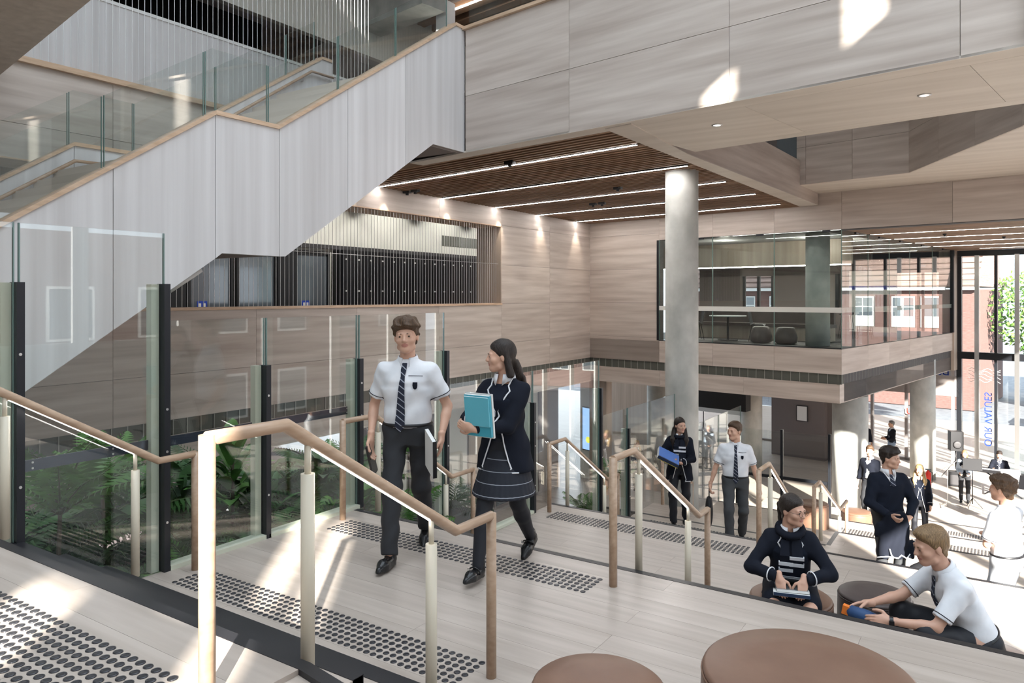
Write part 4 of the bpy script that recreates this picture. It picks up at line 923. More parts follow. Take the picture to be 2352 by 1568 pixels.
def person(label, H, loc, face, pose, wear, res=.011, cat='person', group=None):
    """loc: point on the floor under the pelvis; face: heading (radians, 0 = +Y, positive turns left).
    local frame: x to the person's right, y forward, z up"""
    s = H / 1.75; male = wear.get('male', True)
    lean = pose.get('lean', 0.0); tw = pose.get('twist', 0.0); side = pose.get('side', 0.0)
    pel = np.array(pose.get('pelvis', (0, 0, .93))) * s
    T = rotm(tw, lean, side); hw = .088 * s
    hipL, hipR = pel + np.array((-hw, 0, 0)), pel + np.array((hw, 0, 0))
    tl = .50 * s; chest = pel + T @ np.array((0, 0, tl)); sw = (.168 if male else .146) * s
    shL, shR = pel + T @ np.array((-sw, -.005, tl - .072 * s)), pel + T @ np.array((sw, -.005, tl - .072 * s))
    neck = chest + T @ np.array((0, -.005, .01 * s)); HR = rotm(pose.get('hyaw', 0), pose.get('hpitch', 0), pose.get('hroll', 0))
    hc = neck + (T @ np.array((0, .012, .075 * s))) + HR @ np.array((0, .018, .085 * s))
    ua, fa, th, sn = .295 * s, .255 * s, .43 * s, .43 * s
    G = lambda k, d: np.array(pose.get(k, d), float) * s
    wl, wr = G('wristL', (-.27, .05, .82)), G('wristR', (.27, .05, .82))
    elL, wl = ik(shL, wl, ua, fa, pose.get('poleL', (-.4, -1, -.2))); elR, wr = ik(shR, wr, ua, fa, pose.get('poleR', (.4, -1, -.2)))
    aL, aR = G('footL', (-.10, .02, .085)), G('footR', (.10, .02, .085))
    knL, aL = ik(hipL, aL, th, sn, pose.get('kneeL', (-.1, 1, 0))); knR, aR = ik(hipR, aR, th, sn, pose.get('kneeR', (.1, 1, 0)))
    tdL, tdR = pose.get('toeL', 0.0), pose.get('toeR', 0.0); tpL, tpR = pose.get('toepL', 0.0), pose.get('toepR', 0.0)
    W_ = 1.0 if male else .90
    tp = [(-.10, .150 * W_ if male else .165, .105, 0), (.0, .162 if male else .168, .110, 0), (.10, .150 * W_, .102, .0), (.18, .142 * W_, .098, .004), (.28, .158 * W_, .108, .010 if male else .02), (.36, .172 * W_, .108, .010 if male else .025), (.43, .160 * W_, .088, .0), (.470, .128 * W_, .070, -.006), (.495, .085, .060, -.008), (.515, .060, .055, -.008)]
    tp = [tuple(q * s for q in r) for r in tp]
    def torso(P, o=0.0):
        pr = [(z, w + o, d + o, sh) for z, w, d, sh in tp]; return loft(P, pel, T, pr, 2.3)
    def limbs(P, o=0.0, arms=True, legs=True):
        d = np.full(len(P), 9.0)
        if legs:
            for h_, k_, a_ in ((hipL, knL, aL), (hipR, knR, aR)):
                d = np.minimum(d, smin(cone(P, h_, k_, .083 * s + o, .054 * s + o), smin(cone(P, k_, k_ + (a_ - k_) * .35, .054 * s + o, .056 * s + o), cone(P, k_ + (a_ - k_) * .35, a_, .056 * s + o, .036 * s + o), .02), .02))
        if arms:
            for s_, e_, w_ in ((shL, elL, wl), (shR, elR, wr)):
                d = np.minimum(d, smin(cone(P, s_, e_, .052 * s * W_ + o, .039 * s * W_ + o), smin(cone(P, e_, e_ + (w_ - e_) * .3, .040 * s * W_ + o, .040 * s * W_ + o), cone(P, e_ + (w_ - e_) * .3, w_, .040 * s * W_ + o, .026 * s * W_ + o), .015), .015))
        return d
    mats = [wear.get('skin', 'skin_fair'), 'lips']
    allp = np.array([pel, chest, shL, shR, elL, elR, wl, wr, knL, knR, aL, aR, hc, neck])
    lo, hi = allp.min(0) - .13 * s, allp.max(0) + .13 * s; lo[2] = min(lo[2], aL[2] - .05, aR[2] - .05)
    fb = lambda P: smin(smin(torso(P, -.012 * s), limbs(P, -.004), .05 * s), cone(P, neck - T @ np.array((0, 0, .03 * s)), hc + HR @ np.array((0, -.02, -.05)) * s, .054 * s * W_, .050 * s * W_), .03 * s)
    parts = [(*nets(fb, lo, hi, max(res, .013)), 0)]
    hs = s * (1.03 if male else .99)
    def head(P):
        q = ((P - hc) @ HR) / hs
        d = smin(ell(q, (0, -.016, .030), (.076, .096, .088)), ell(q, (0, .020, -.030), (.060, .074, .082)), .03)
        d = smin(d, ell(q, (0, .062, -.088), (.030, .026, .020)), .025); d = smin(d, cone(q, (-.045, .015, -.075), (0, .06, -.09), .02, .02), .02); d = smin(d, cone(q, (.045, .015, -.075), (0, .06, -.09), .02, .02), .02)
        d = smin(d, cone(q, (-.040, .080, .020), (.040, .080, .020), .010, .010), .014)
        for sx in (-1, 1):
            d = smax(d, -ell(q, (sx * .032, .101, .003), (.019, .017, .013)), .012)
            d = smin(d, ell(q, (sx * .032, .0795, .0035), (.0165, .0125, .0115)), .006); d = smax(d, -ell(q, (sx * .032, .094, .0015), (.0125, .0085, .0042)), .002)
            d = smin(d, ell(q, (sx * .040, .058, -.026), (.025, .026, .022)), .02)
            d = smin(d, ell(q, (sx * .077, -.008, -.006), (.009, .019, .031)), .006)
        d = smin(d, cone(q, (0, .088, .012), (0, .106, -.026), .007, .0118), .012); d = smin(d, cone(q, (-.010, .098, -.030), (.010, .098, -.030), .008, .008), .008)
        d = smin(d, ell(q, (0, .089, -.052), (.021, .010, .0062)), .005); d = smin(d, ell(q, (0, .086, -.063), (.019, .011, .0068)), .005)
        d = smax(d, -ell(q, (0, .100, -.0572), (.020, .010, .0014)), .003)
        nk = cone(q, (0, -.028, -.03), (0, -.035, -.15), .052 * W_, .052 * W_)
        return smin(d, nk, .02) * hs
    def lipf(C):
        q = ((C - hc) @ HR) / hs; return (((q[:, 0] / .024) ** 2 + ((q[:, 2] + .0575) / .0125) ** 2 < 1) & (q[:, 1] > .07)).astype(int)
    r_ = .13 * s; hres = min(res * .55, .012)
    parts.append((*nets(head, hc - np.array((r_, r_, .15 * s)), hc + np.array((r_, r_, .135 * s)), hres), lipf))
    # hands: palm, four unequal fingers in three bends, thumb from the side of the palm
    def hand(w_, e_, spec, sx):
        fd, pn, c1, c2 = spec[:4] if spec else (w_ - e_, (-sx * 1.0, .25, 0), .5, .6)
        f = nz(fd); p = nz(np.asarray(pn, float) - f * (np.asarray(pn, float) @ f)); a = np.cross(f, p); hs_ = s * (1 if male else .92)     # p: out of the palm, a: across
        if spec and len(spec) > 4: a = a * spec[4]
        else: a = a * (1 if a @ np.array((0, 1, .2)) > 0 else -1)      # a points to the thumb side
        seg = []
        seg.append(('palm', w_ + f * .048 * hs_))
        for i, (off_, ln_) in enumerate(((.030, .072), (.010, .080), (-.011, .074), (-.030, .058))):
            b0 = w_ + f * .088 * hs_ + a * off_ * hs_ * .95; pts = [b0 - f * .03 * hs_ - a * off_ * .25 * hs_, b0]; ang = c1
            for k in range(3):
                pts.append(pts[-1] + (f * math.cos(ang) + p * math.sin(ang)) * ln_ * hs_ * (.44, .32, .26)[k]); ang += c2
            seg.append(('f', pts))
        t0 = w_ + f * .022 * hs_ + a * .026 * hs_; t1 = t0 + (f * .55 + a * .75 + p * .25) * .042 * hs_; t2 = t1 + (f * .85 + a * .25 + p * .42) * .034 * hs_; t3 = t2 + (f * .8 + a * .0 + p * .5) * .026 * hs_
        seg.append(('t', [t0, t1, t2, t3]))
        Rm = np.stack([a, f, p], 1)
        def fh(P):
            d = smin(ell(P, seg[0][1], (.043 * hs_, .056 * hs_, .0165 * hs_), Rm), cone(P, w_ - f * .03, w_ + f * .02, .026 * s * W_, .024 * s * W_), .02)
            for k, q in seg[1:]:
                e = np.full(len(P), 9.); rr = .0095 * hs_ if k == 'f' else .0115 * hs_
                for i in range(len(q) - 1): e = np.minimum(e, cone(P, q[i], q[i + 1], rr * (1.06 - .07 * i), rr * (1.0 - .09 * i)))
                d = smin(d, e, .006)
            return d
        pts = np.concatenate([np.array(q) for k, q in seg[1:]] + [[w_ - f * .04, w_]]); return nets(fh, pts.min(0) - .03, pts.max(0) + .03, min(res * .42, .010))
    for w_, e_, k, sx in ((wl, elL, 'handL', -1), (wr, elR, 'handR', 1)):
        if pose.get(k) != 'none': parts.append((*hand(w_, e_, pose.get(k), sx), 0))
    root = pmesh('person', parts, mats, None); root.location = loc; root.rotation_euler = (0, 0, face); tag(root, label, cat, group)
    # ---- face details
    if res < .02:
        for sx in (-1, 1):
            e = MB().lathe([(.001, -.0105), (.006, -.009), (.0105, 0), (.006, .009), (.001, .0105)], n=12); c = hc + HR @ (np.array((sx * .032, .0800, .003)) * hs)
            eo = e.build('eye', 'eye_white', root); eo.location = c; eo.scale = (hs,) * 3
            ir = MB().lathe([(.0068, 0), (.0052, .0012), (.001, .0018)], n=12).build('iris', 'iris', eo); g = HR @ np.array((0, 1, -.05)); ir.location = tuple(g * .0096); ir.rotation_euler = Vector(g).to_track_quat('Z', 'Y').to_euler()
            q = [hc + HR @ (np.array((sx * (.017 + .007 * i), .0965 - .0035 * i - .0018 * i * i, .0205 + .002 * i - .0011 * i * i)) * hs) for i in range(6)]
            MB().tube(q, [.0018, .003, .0032, .003, .0024, .001], 6).build('eyebrow', wear['hair'][0] if wear['hair'][0] != 'hair_blonde' else 'hair_sandy', root)
    # ---- hair
    hm, style = wear['hair']
    rng = np.random.RandomState(abs(hash(label)) % 1000 if False else len(label)); ph = rng.rand(6) * 6
    def hair(P):
        """hair grows out of the skull: thickness fades to nothing at the hairline"""
        q = ((P - hc) @ HR) / hs; x, y, z = q[:, 0], q[:, 1], q[:, 2]
        wob = .5 * np.sin(x * 95 + ph[0] + 3 * np.sin(z * 40)) + .5 * np.sin(y * 85 + ph[1] + 2 * np.sin(x * 50)) + .4 * np.sin(z * 110 + ph[2])
        base = smin(ell(q, (0, -.016, .030), (.076, .096, .088)), cone(q, (0, -.028, -.03), (0, -.035, -.15), .050 * W_, .050 * W_), .02)
        girl = style in ('long', 'longside', 'pony')
        hl = np.interp(y, [-.13, -.09, -.06, -.035, -.020, .004, .022, .045, .075, .11], [-.10, -.092, -.078, -.045, .012, -.012, .006, .040, .062, .074] if not girl else [-.12, -.10, -.085, -.055, -.012, -.018, -.002, .030, .056, .070])
        if style in ('curly', 'fringe'): hl = hl - np.interp(y, [.0, .05, .09], [0, .006, .016])
        g = z - hl
        top_ = np.clip((z - .035) / .07, 0, 1); fr_ = np.clip((y - .02) / .06, 0, 1)
        th = {'short': .009 + .012 * top_ + .010 * top_ * fr_, 'curly': .013 + .022 * top_ + .014 * fr_, 'messy': .012 + .018 * top_, 'fringe': .011 + .017 * top_ + .020 * fr_}.get(style, .009 + .006 * top_)
        k = {'short': .0022, 'curly': .0075, 'fringe': .0045}.get(style, .0016)
        d = base - th * np.clip(g / .022, 0, 1) + .03 * np.clip(-g / .02, 0, 1) + k * wob * np.clip(g / .02, 0, 1)
        if girl and style != 'pony':
            q2 = ((P - neck) @ T) / s
            d = smin(d, loft(q2, np.zeros(3), np.eye(3), [(-.30, .060, .020, -.152), (-.20, .100, .034, -.160), (-.08, .118, .046, -.142), (.04, .106, .060, -.096), (.13, .082, .058, -.048)]) + .0035 * np.sin(q2[:, 0] * 120 + 2 * np.sin(q2[:, 2] * 20)), .025)
            for sx in (-1, 1): d = smin(d, cone(q, (sx * .066, -.028, .03), (sx * .080, -.060, -.13), .020, .032) + .002 * wob, .02)
            if style == 'longside':
                for sx in (-1, 1): d = smin(d, cone(q2, (sx * .080, .0, .10), (sx * .100, .080, -.06), .034, .042), .02); d = smin(d, cone(q2, (sx * .100, .080, -.06), (sx * .090, .112, -.22), .042, .014) + .003 * wob, .02)
        if style == 'pony':
            d = smin(d, ell(q, (0, -.122, .02), (.024, .022, .024)), .012); d = smin(d, cone(q, (0, -.130, .01), (.012, -.105, -.16), .021, .010) + .002 * wob, .012)
        return d * hs
    ext = .42 * s if style.startswith('long') else (.24 * s if style == 'pony' else .12 * s)
    hb0 = hc - np.array((.17 * s, .22 * s, ext)); hb1 = hc + np.array((.17 * s, .18 * s, .17 * s))
    pmesh('hair', [(*nets(hair, hb0, hb1, min(res * .65, .014)), 0)], [hm], root, 0)
    # ---- clothes
    U3 = lambda v: T @ (np.asarray(v, float) * s) + pel
    wr_ = lambda P: .0035 * s * (np.sin(P[:, 2] * 42 + 4 * np.sin(P[:, 0] * 14)) * .6 + np.sin(P[:, 0] * 33 + P[:, 2] * 28 + 3 * np.sin(P[:, 1] * 17)) * .6)
    tz = lambda P: (P - pel) @ T[:, 2]
    top = wear.get('top', 'shirt'); tm = wear.get('top_mat', 'shirt_white')
    sdf_top = None
    def arm_cloth(P, o, frac, k=.02):
        d = np.full(len(P), 9.)
        for s_, e_, w_ in ((shL, elL, wl), (shR, elR, wr)):
            if frac <= 1:
                en = s_ + (e_ - s_) * frac; u = nz(e_ - s_); c = cone(P, s_, en + u * .05, .056 * s * W_ + o, .057 * s * W_ + o * 1.5); d = np.minimum(d, smax(c, (P - en) @ u, .004))
            else:
                en = e_ + (w_ - e_) * (frac - 1); u = nz(w_ - e_); c = smin(cone(P, s_, e_, .055 * s * W_ + o, .046 * s * W_ + o), cone(P, e_, en + u * .05, .046 * s * W_ + o, .036 * s * W_ + o), .02)
                d = np.minimum(d, smax(c, np.where(cone(P, s_, e_, .07 * s, .06 * s) < cone(P, e_, w_, .05 * s, .04 * s) - .0, -1, (P - en) @ u), .004))
        return d
    bl, bh = allp.min(0) - .16 * s, allp.max(0) + .1 * s
    if top == 'shirt':
        fr = wear.get('sleeve', .72)
        def sdf_top(P):
            d = smin(torso(P, .010 * s), arm_cloth(P, .004 * s, fr), .06 * s); d = d + wr_(P)
            bag = loft(P, pel, T, [(z * s, w * s, dd * s, y * s) for z, w, dd, y in ((.02, .150, .105, .0), (.09, .165 * W_, .118, .004), (.2, .160 * W_, .112, .006), (.3, .165 * W_, .110, .01))], 2.3); d = smin(d, bag + wr_(P), .03 * s)
            d = smax(d, .025 * s - tz(P), .006); return smax(d, tz(P) - .512 * s, .004)
        so_ = pmesh('shirt', [(*nets(sdf_top, pel - .42 * s, np.maximum(chest, pel) + .42 * s, res), 0)], [tm], root)
        col = [U3((.062 * math.cos(a), -.006 + .060 * math.sin(a), .505 + .012 * math.cos(a + math.pi / 2))) for a in np.linspace(math.pi / 2 + .35, math.pi * 2.5 - .35, 16)]
        cb = MB()
        n = len(col); vv = []; c0 = U3((0, -.006, .505))
        for i, p in enumerate(col):
            o_ = nz(p - c0) ; up_ = T[:, 2]; drop = (.036 if i not in (0, n - 1) else .054) * s; fw = T[:, 1] * (.012 * s if i in (0, n - 1) else 0)
            vv += [p + up_ * .026 * s, p + o_ * .007 * s + up_ * .025 * s, p + o_ * .022 * s - up_ * (drop - .02 * s) + fw, p + o_ * .014 * s - up_ * (drop - .016 * s) + fw]
        cb.add(vv, [(i * 4 + j, i * 4 + (j + 1) % 4, (i + 1) * 4 + (j + 1) % 4, (i + 1) * 4 + j) for i in range(n - 1) for j in range(4)] + [(3, 2, 1, 0), tuple((n - 1) * 4 + q for q in range(4))], 0, True)
        cb.build('collar', tm, so_)
        if wear.get('trim', True):
            for s_, e_ in ((shL, elL), (shR, elR)):
                u = nz(e_ - s_); c = s_ + (e_ - s_) * (fr - .075); a_ = nz(np.cross(u, (0, .3, 1))); b_ = np.cross(u, a_)
                ring = []
                for t_ in np.linspace(0, 2 * math.pi, 25):
                    dd = a_ * math.cos(t_) + b_ * math.sin(t_); lo_, hi_ = .02, .14
                    for _ in range(14):
                        md = (lo_ + hi_) / 2; lo_, hi_ = (md, hi_) if sdf_top((c + dd * md)[None])[0] < 0 else (lo_, md)
                    ring.append(c + dd * (lo_ + .0015))
                MB().tube(ring, .0028 * s, 5, caps=False).build('cuff_line', 'navy', so_)
    if top in ('blazer', 'jumper', 'jacket'):
        hem = wear.get('hem', -.13 if top == 'blazer' else -.02); o_ = .020 if top != 'jumper' else .014
        fl = wear.get('flare', .03)
        prof = [(hem, .165 + fl, .125 + fl * .6, .0), (0, .170 + fl * .5, .122 + fl * .3, 0), (.15, .150 * W_ + .012, .112, .003), (.28, .164 * W_ + .012, .116, .012), (.38, .176 * W_ + .006, .112, .012), (.435, .166 * W_ + .006, .094, .0), (.475, .132 * W_, .076, -.006), (.50, .090, .066, -.010), (.518, .070, .062, -.010)]
        prof = [tuple(q * s for q in r) for r in prof]
        vcut = wear.get('vneck', .30 if top == 'blazer' else .36)
        def sdf_top(P):
            d = smin(loft(P, pel, T, prof, 2.3), arm_cloth(P, .009 * s, 1.93), .055 * s) + wr_(P)
            q = (P - pel) @ T / s; zc = q[:, 2]
            wV = np.clip((zc - vcut) * .42, 0, .075) + (wear.get('open', .0) * np.clip(.3 - zc, 0, .5) if top != 'jumper' else 0)
            d = smax(d, np.where((q[:, 1] > .02) & (zc > (vcut - (.6 if wear.get('open', 0) else 0))), (wV - np.abs(q[:, 0])) * s, -1), .006)
            return smax(smax(d, hem * s - zc * s, .005), zc * s - .512 * s, .004)
        b0, b1 = np.minimum(allp.min(0), pel - .32 * s) - .1 * s, np.maximum(allp.max(0), pel + .32 * s) + .1 * s; b0[2] = max(b0[2], min(pel[2] + hem * s, wl[2], wr[2], pel[2] - .3 * s) - .05); b1[2] = chest[2] + .12 * s
        so_ = pmesh(top, [(*nets(sdf_top, b0, b1, res), 0)], [wear.get('top_mat', 'navy')], root)
        if top == 'blazer' or wear.get('vtrim'):
            lines = []
            for sx in (-1, 1):
                if top == 'blazer': lines.append([(sx * .078, .505), (sx * .070, .46), (sx * .092, .425), (sx * .075, .40), (sx * .045, .34), (sx * .012, vcut - .02), (sx * (.012 + wear.get('open', 0) * .2), .05), (sx * (.03 + wear.get('open', 0) * .4), hem + .04), (sx * .09, hem + .012), (sx * .17, hem + .012)])
                else: lines.append([(sx * .070, .505), (sx * .05, .46), (sx * .004, vcut + .02)])
            if top == 'blazer': lines.append([(.06, .335), (.085, .345), (.11, .345)] if wear.get('pocket', True) else [])
            for ln_ in lines:
                if not ln_: continue
                pts = []
                for i in range(len(ln_) - 1):
                    for t_ in np.linspace(0, 1, 7)[: (7 if i == len(ln_) - 2 else 6)]: pts.append(np.array(ln_[i]) * (1 - t_) + np.array(ln_[i + 1]) * t_)
                out = []
                for x, z in pts:
                    c = U3((x, 0.0, z)); d = T[:, 1]; hi_ = .25 * s; y_ = hi_; ok = False
                    ys_ = np.linspace(hi_, .02, 60); vals = sdf_top(c + d * ys_[:, None]); k_ = np.argmax(vals < .001)
                    if vals[k_] < .001: out.append(c + d * (ys_[k_] + .003))
                if len(out) > 2: MB().tube(out, .0055 * s, 6).build('piping', 'piping', so_)
            if top == 'blazer':
                for e_, w_ in ((elL, wl), (elR, wr)):
                    u = nz(w_ - e_); c = e_ + (w_ - e_) * .70; a_ = nz(np.cross(u, (0, .3, 1))); b_ = np.cross(u, a_); r_ = .0535 * s * W_
                    MB().tube([c + (a_ * math.cos(t_) + b_ * math.sin(t_)) * (.0445 * W_ * s + .0125 * s) for t_ in np.linspace(0, 2 * math.pi, 21)], .0050 * s, 6, caps=False).build('cuff_piping', 'piping', so_)
        # shirt collar and front showing in the neck
        if wear.get('collar', True):
            cb = MB(); n = 14; vv = []
            for i, a in enumerate(np.linspace(math.pi / 2 + .3, math.pi * 2.5 - .3, n)):
                p = U3((.064 * math.cos(a), -.006 + .062 * math.sin(a), .512)); o2 = nz(p - U3((0, -.006, .512))); e_ = i in (0, n - 1)
                vv += [p + T[:, 2] * .030 * s, p + o2 * .012 * s + T[:, 2] * .028 * s, p + o2 * .026 * s - T[:, 2] * (.05 if e_ else .022) * s + T[:, 1] * (.018 * s if e_ else 0), p + o2 * .016 * s - T[:, 2] * (.046 if e_ else .018) * s + T[:, 1] * (.018 * s if e_ else 0)]
            cb.add(vv, [(i * 4 + j, i * 4 + (j + 1) % 4, (i + 1) * 4 + (j + 1) % 4, (i + 1) * 4 + j) for i in range(n - 1) for j in range(4)] + [(3, 2, 1, 0), tuple((n - 1) * 4 + q for q in range(4))], 0, True); cb.build('collar', 'shirt_white', root)
        inn = wear.get('inner', 'navy_soft')
        fi = lambda P: smax(smax(torso(P, .006 * s), tz(P) - .47 * s, .01), (-.10 if top == 'blazer' else hem + .03) * s - tz(P), .01)
        pmesh('sweater' if inn.startswith('navy') else 'inner_shirt', [(*nets(fi, pel - .25 * s - np.array((0, 0, .1)), np.maximum(chest, pel) + .25 * s, max(res, .013)), 0)], [inn], root)
    front = sdf_top
    def on_front(x, z, lift=.004):
        c = U3((x, 0, z)); ys_ = np.linspace(.25 * s, .0, 80); f_ = front if front else torso
        vals = np.minimum(f_(c + T[:, 1] * ys_[:, None]), torso(c + T[:, 1] * ys_[:, None], .006 * s)); k_ = np.argmax(vals < .0005); return c + T[:, 1] * (ys_[k_] + lift)
    def ribbon(name, line, widths, m_, par, th=.006):
        vv = []
        for (x, z), w in zip(line, widths):
            l_, r2 = on_front(x - w, z), on_front(x + w, z); y = max((l_ - pel) @ T[:, 1], (r2 - pel) @ T[:, 1], (on_front(x, z) - pel) @ T[:, 1])
            for sx in (-1, 1):
                for d in (0, th): vv.append(U3((x + sx * w, 0, z)) + T[:, 1] * (y + d + .002))
        n = len(line); q = []
        for i in range(n - 1):
            a = i * 4; b = a + 4; q += [(a + 1, a + 3, b + 3, b + 1), (a, b, b + 2, a + 2), (a, a + 1, b + 1, b), (a + 2, b + 2, b + 3, a + 3)]
        q += [(0, 2, 3, 1), ((n - 1) * 4, (n - 1) * 4 + 1, (n - 1) * 4 + 3, (n - 1) * 4 + 2)]
        return MB().add(vv, q, 0, False).build(name, m_, par)
    if wear.get('tie'):
        sk_ = wear.get('tie_swing', 0.0); end = wear.get('tie_end', .0)
        zs_ = np.linspace(.487, end, 12); ln_ = [(sk_ * (.487 - z), z) for z in zs_]; ws_ = [.017, .020, .014] + list(np.linspace(.019, .036, 8)) + [.004]
        ribbon('tie', ln_, ws_, 'tie_stripe', root)
    if wear.get('badge'):
        x, z = wear['badge']; ribbon('crest', [(x, z + .022), (x, z), (x, z - .02), (x, z - .028)], [.017, .018, .014, .003], 'navy', root, .002)
        if top == 'shirt': ribbon('pocket_line', [(x - .002, z + .068), (x - .002, z + .064)], [.052, .052], 'navy', root, .002)
    if wear.get('scarf'):
        ring = [U3((.088 * math.cos(a), .012 + .085 * math.sin(a), .515 - .02 * math.sin(a))) for a in np.linspace(0, 2 * math.pi, 17)]
        sc = MB().tube(ring, .030 * s, 8, caps=False).build('scarf', 'navy', root)
        e = wear['scarf']
        ribbon('scarf_tail', [(-.035, .47), (-.042, .36), (-.045, .25), (-.045, e)], [.045, .05, .052, .052], 'navy', root, .018); ribbon('scarf_tail', [(.03, .46), (.035, .36), (.035, e + .02)], [.04, .045, .045], 'navy', root, .018)
        for x, z in ((-.045, .345), (-.045, .285), (.035, .29), (.035, .23)):
            if z > e: ribbon('scarf_stripe', [(x, z + .014), (x, z - .014)], [.053, .053], 'piping', root, .024)
    # ---- lower half
    bot = wear.get('bottom', 'trousers'); bm2 = wear.get('bottom_mat', 'trouser')
    legs_cloth = lambda P, o, cut: np.minimum(*[smax(smin(cone(P, h_, k_, .086 * s + o, .062 * s + o * 1.4), cone(P, k_, a_ + nz(a_ - k_) * .05, .062 * s + o * 1.4, .050 * s + o * 1.8), .03), (P - (k_ + (a_ - k_) * cut)) @ nz(a_ - k_) * np.where(cone(P, h_, k_, .1, .07) < cone(P, k_, a_, .062, .05) - .02, 0, 1) - np.where(cone(P, h_, k_, .1, .07) < cone(P, k_, a_, .062, .05) - .02, 1, 0), .004) for h_, k_, a_ in ((hipL, knL, aL), (hipR, knR, aR))])
    lb = np.array([pel, knL, knR, aL, aR, hipL, hipR]); l0, l1 = lb.min(0) - .16 * s, lb.max(0) + .16 * s
    if bot in ('trousers', 'tights'):
        o = .004 * s if bot == 'trousers' else -.012 * s; cut = wear.get('leg_cut', 1.02 if bot == 'trousers' else 1.0)
        def fl_(P):
            hip = loft(P, pel, T, [(z * s, w * s, d * s, y * s) for z, w, d, y in ((-.10, .150, .112, 0), (0, .166 if male else .168, .118, 0), (.06, .158 * W_ + .004, .112, 0))], 2.3)
            d = smin(hip, legs_cloth(P, o, cut) if bot == 'trousers' else limbs(P, .005 * s, arms=False), .05 * s)
            wc = tz(P) - .062 * s
            if pose.get('sit'): wc = np.where((P - pel)[:, 1] > .10 * s, -1, wc)
            return smax(d + (wr_(P) * 1.3 if bot == 'trousers' else 0), wc, .004)
        lo_ = pmesh(bot, [(*nets(fl_, l0, l1, res), 0)], [bm2], root)
        if bot == 'trousers' and wear.get('belt', True):
            rg = []
            for a in np.linspace(0, 2 * math.pi, 33): rg.append(U3(((.158 * W_ + .014) * math.cos(a), (.112 + .012) * math.sin(a), .045)))
            MB().tube(rg, .013 * s, 6, caps=False).build('belt', 'black', lo_)
    if bot in ('skirt', 'tights') and wear.get('skirt', True):
        kz = wear.get('skirt_len', -.36)
        if pose.get('sit'):
            def fs(P):
                d = smin(cone(P, hipL, hipL + (knL - hipL) * .80, .118 * s, .098 * s), cone(P, hipR, hipR + (knR - hipR) * .80, .118 * s, .098 * s), .10 * s); return smin(d, ell(P, pel, (.18 * s, .15 * s, .12 * s)), .05)
            pmesh('skirt', [(*nets(fs, l0, l1, res), 0)], [wear.get('skirt_mat', 'skirt_check')], root)
        else:
            mid = (knL + knR) / 2 - (hipL + hipR) / 2; sp_ = abs(knL - knR)[1] * .22
            def fs(P):
                q = P - pel; ang = np.arctan2(q[:, 1], q[:, 0]); t_ = np.clip(-q[:, 2] / (-kz * s), 0, 1)
                w = (.150 + .085 * t_) * s; d = (.112 + .075 * t_) * s + sp_ * t_; pl = .006 * s * np.abs(((ang * 18 / math.pi) % 1) - .5) * 2 * (.3 + t_)
                x = q[:, 0] - mid[0] * .35 * t_; y = q[:, 1] - mid[1] * .35 * t_
                e = (np.hypot(x / w, y / d) - 1) * np.minimum(w, d) - pl; return smax(smax(e, kz * s - q[:, 2], .003), q[:, 2] - .08 * s, .003)
            pmesh('skirt', [(*nets(fs, pel - .36 * s, pel + .30 * s, min(res, .010)), 0)], [wear.get('skirt_mat', 'skirt_check')], root)
    # ---- shoes
    for a_, k_, td, tpp in ((aL, knL, tdL, tpL), (aR, knR, tdR, tpR)):
        if wear.get('shoes', True) is False: break
        F_ = rotm(td, tpp); fo = lambda v: a_ + F_ @ (np.asarray(v, float) * s)
        def fsh(P):
            q = ((P - a_) @ F_) / s
            d = smin(cone(q, (0, -.035, -.045), (0, .10, -.052), .036, .040), cone(q, (0, .10, -.052), (0, .165, -.062), .041, .022), .02); d = smin(d, cone(q, (0, -.025, -.03), (0, -.02, .02), .038, .042), .02)
            sole = smin(cone(q, (0, -.035, -.07), (0, .10, -.07), .037, .042), cone(q, (0, .10, -.07), (0, .17, -.07), .042, .022), .01); sole = smax(smax(sole, -.085 - q[:, 2], .003), q[:, 2] + .065, .003)
            return np.minimum(smax(d, -.083 - q[:, 2], .004), sole) * s
        c = np.stack([fo((0, -.09, 0)), fo((0, .21, -.05))]); o = pmesh('shoe', [(*nets(fsh, c.min(0) - .09 * s, c.max(0) + .09 * s, min(res, .009)), 0)], ['shoe'], root)
        if wear.get('strap'):
            MB().tube([fo((.045 * math.cos(t_), .045 + .01 * math.sin(t_), -.035 + .036 * math.sin(t_))) for t_ in np.linspace(-.3, math.pi + .3, 12)], .006 * s, 6).build('strap', 'shoe', o)
            MB().box((-.010, -.004, -.010), (.010, .004, .010)).build('buckle', 'buckle', o).location = fo((.043, .055, -.022))
        else:
            for k in range(4): MB().tube([fo((x, .045 + .017 * k, -.004 - .0115 * k + (.003 if x == 0 else -.004))) for x in (-.016, 0, .016)], .0025 * s, 5).build('lace', 'black', o)
    J = dict(hc=hc, wl=wl, wr=wr, elL=elL, elR=elR, pel=pel, chest=chest, neck=neck, T=T, s=s, HR=HR)
    M = Matrix.Translation(loc) @ Matrix.Rotation(face, 4, 'Z'); J['M'] = M; J['W'] = lambda v: M @ Vector(v)
    return root, J
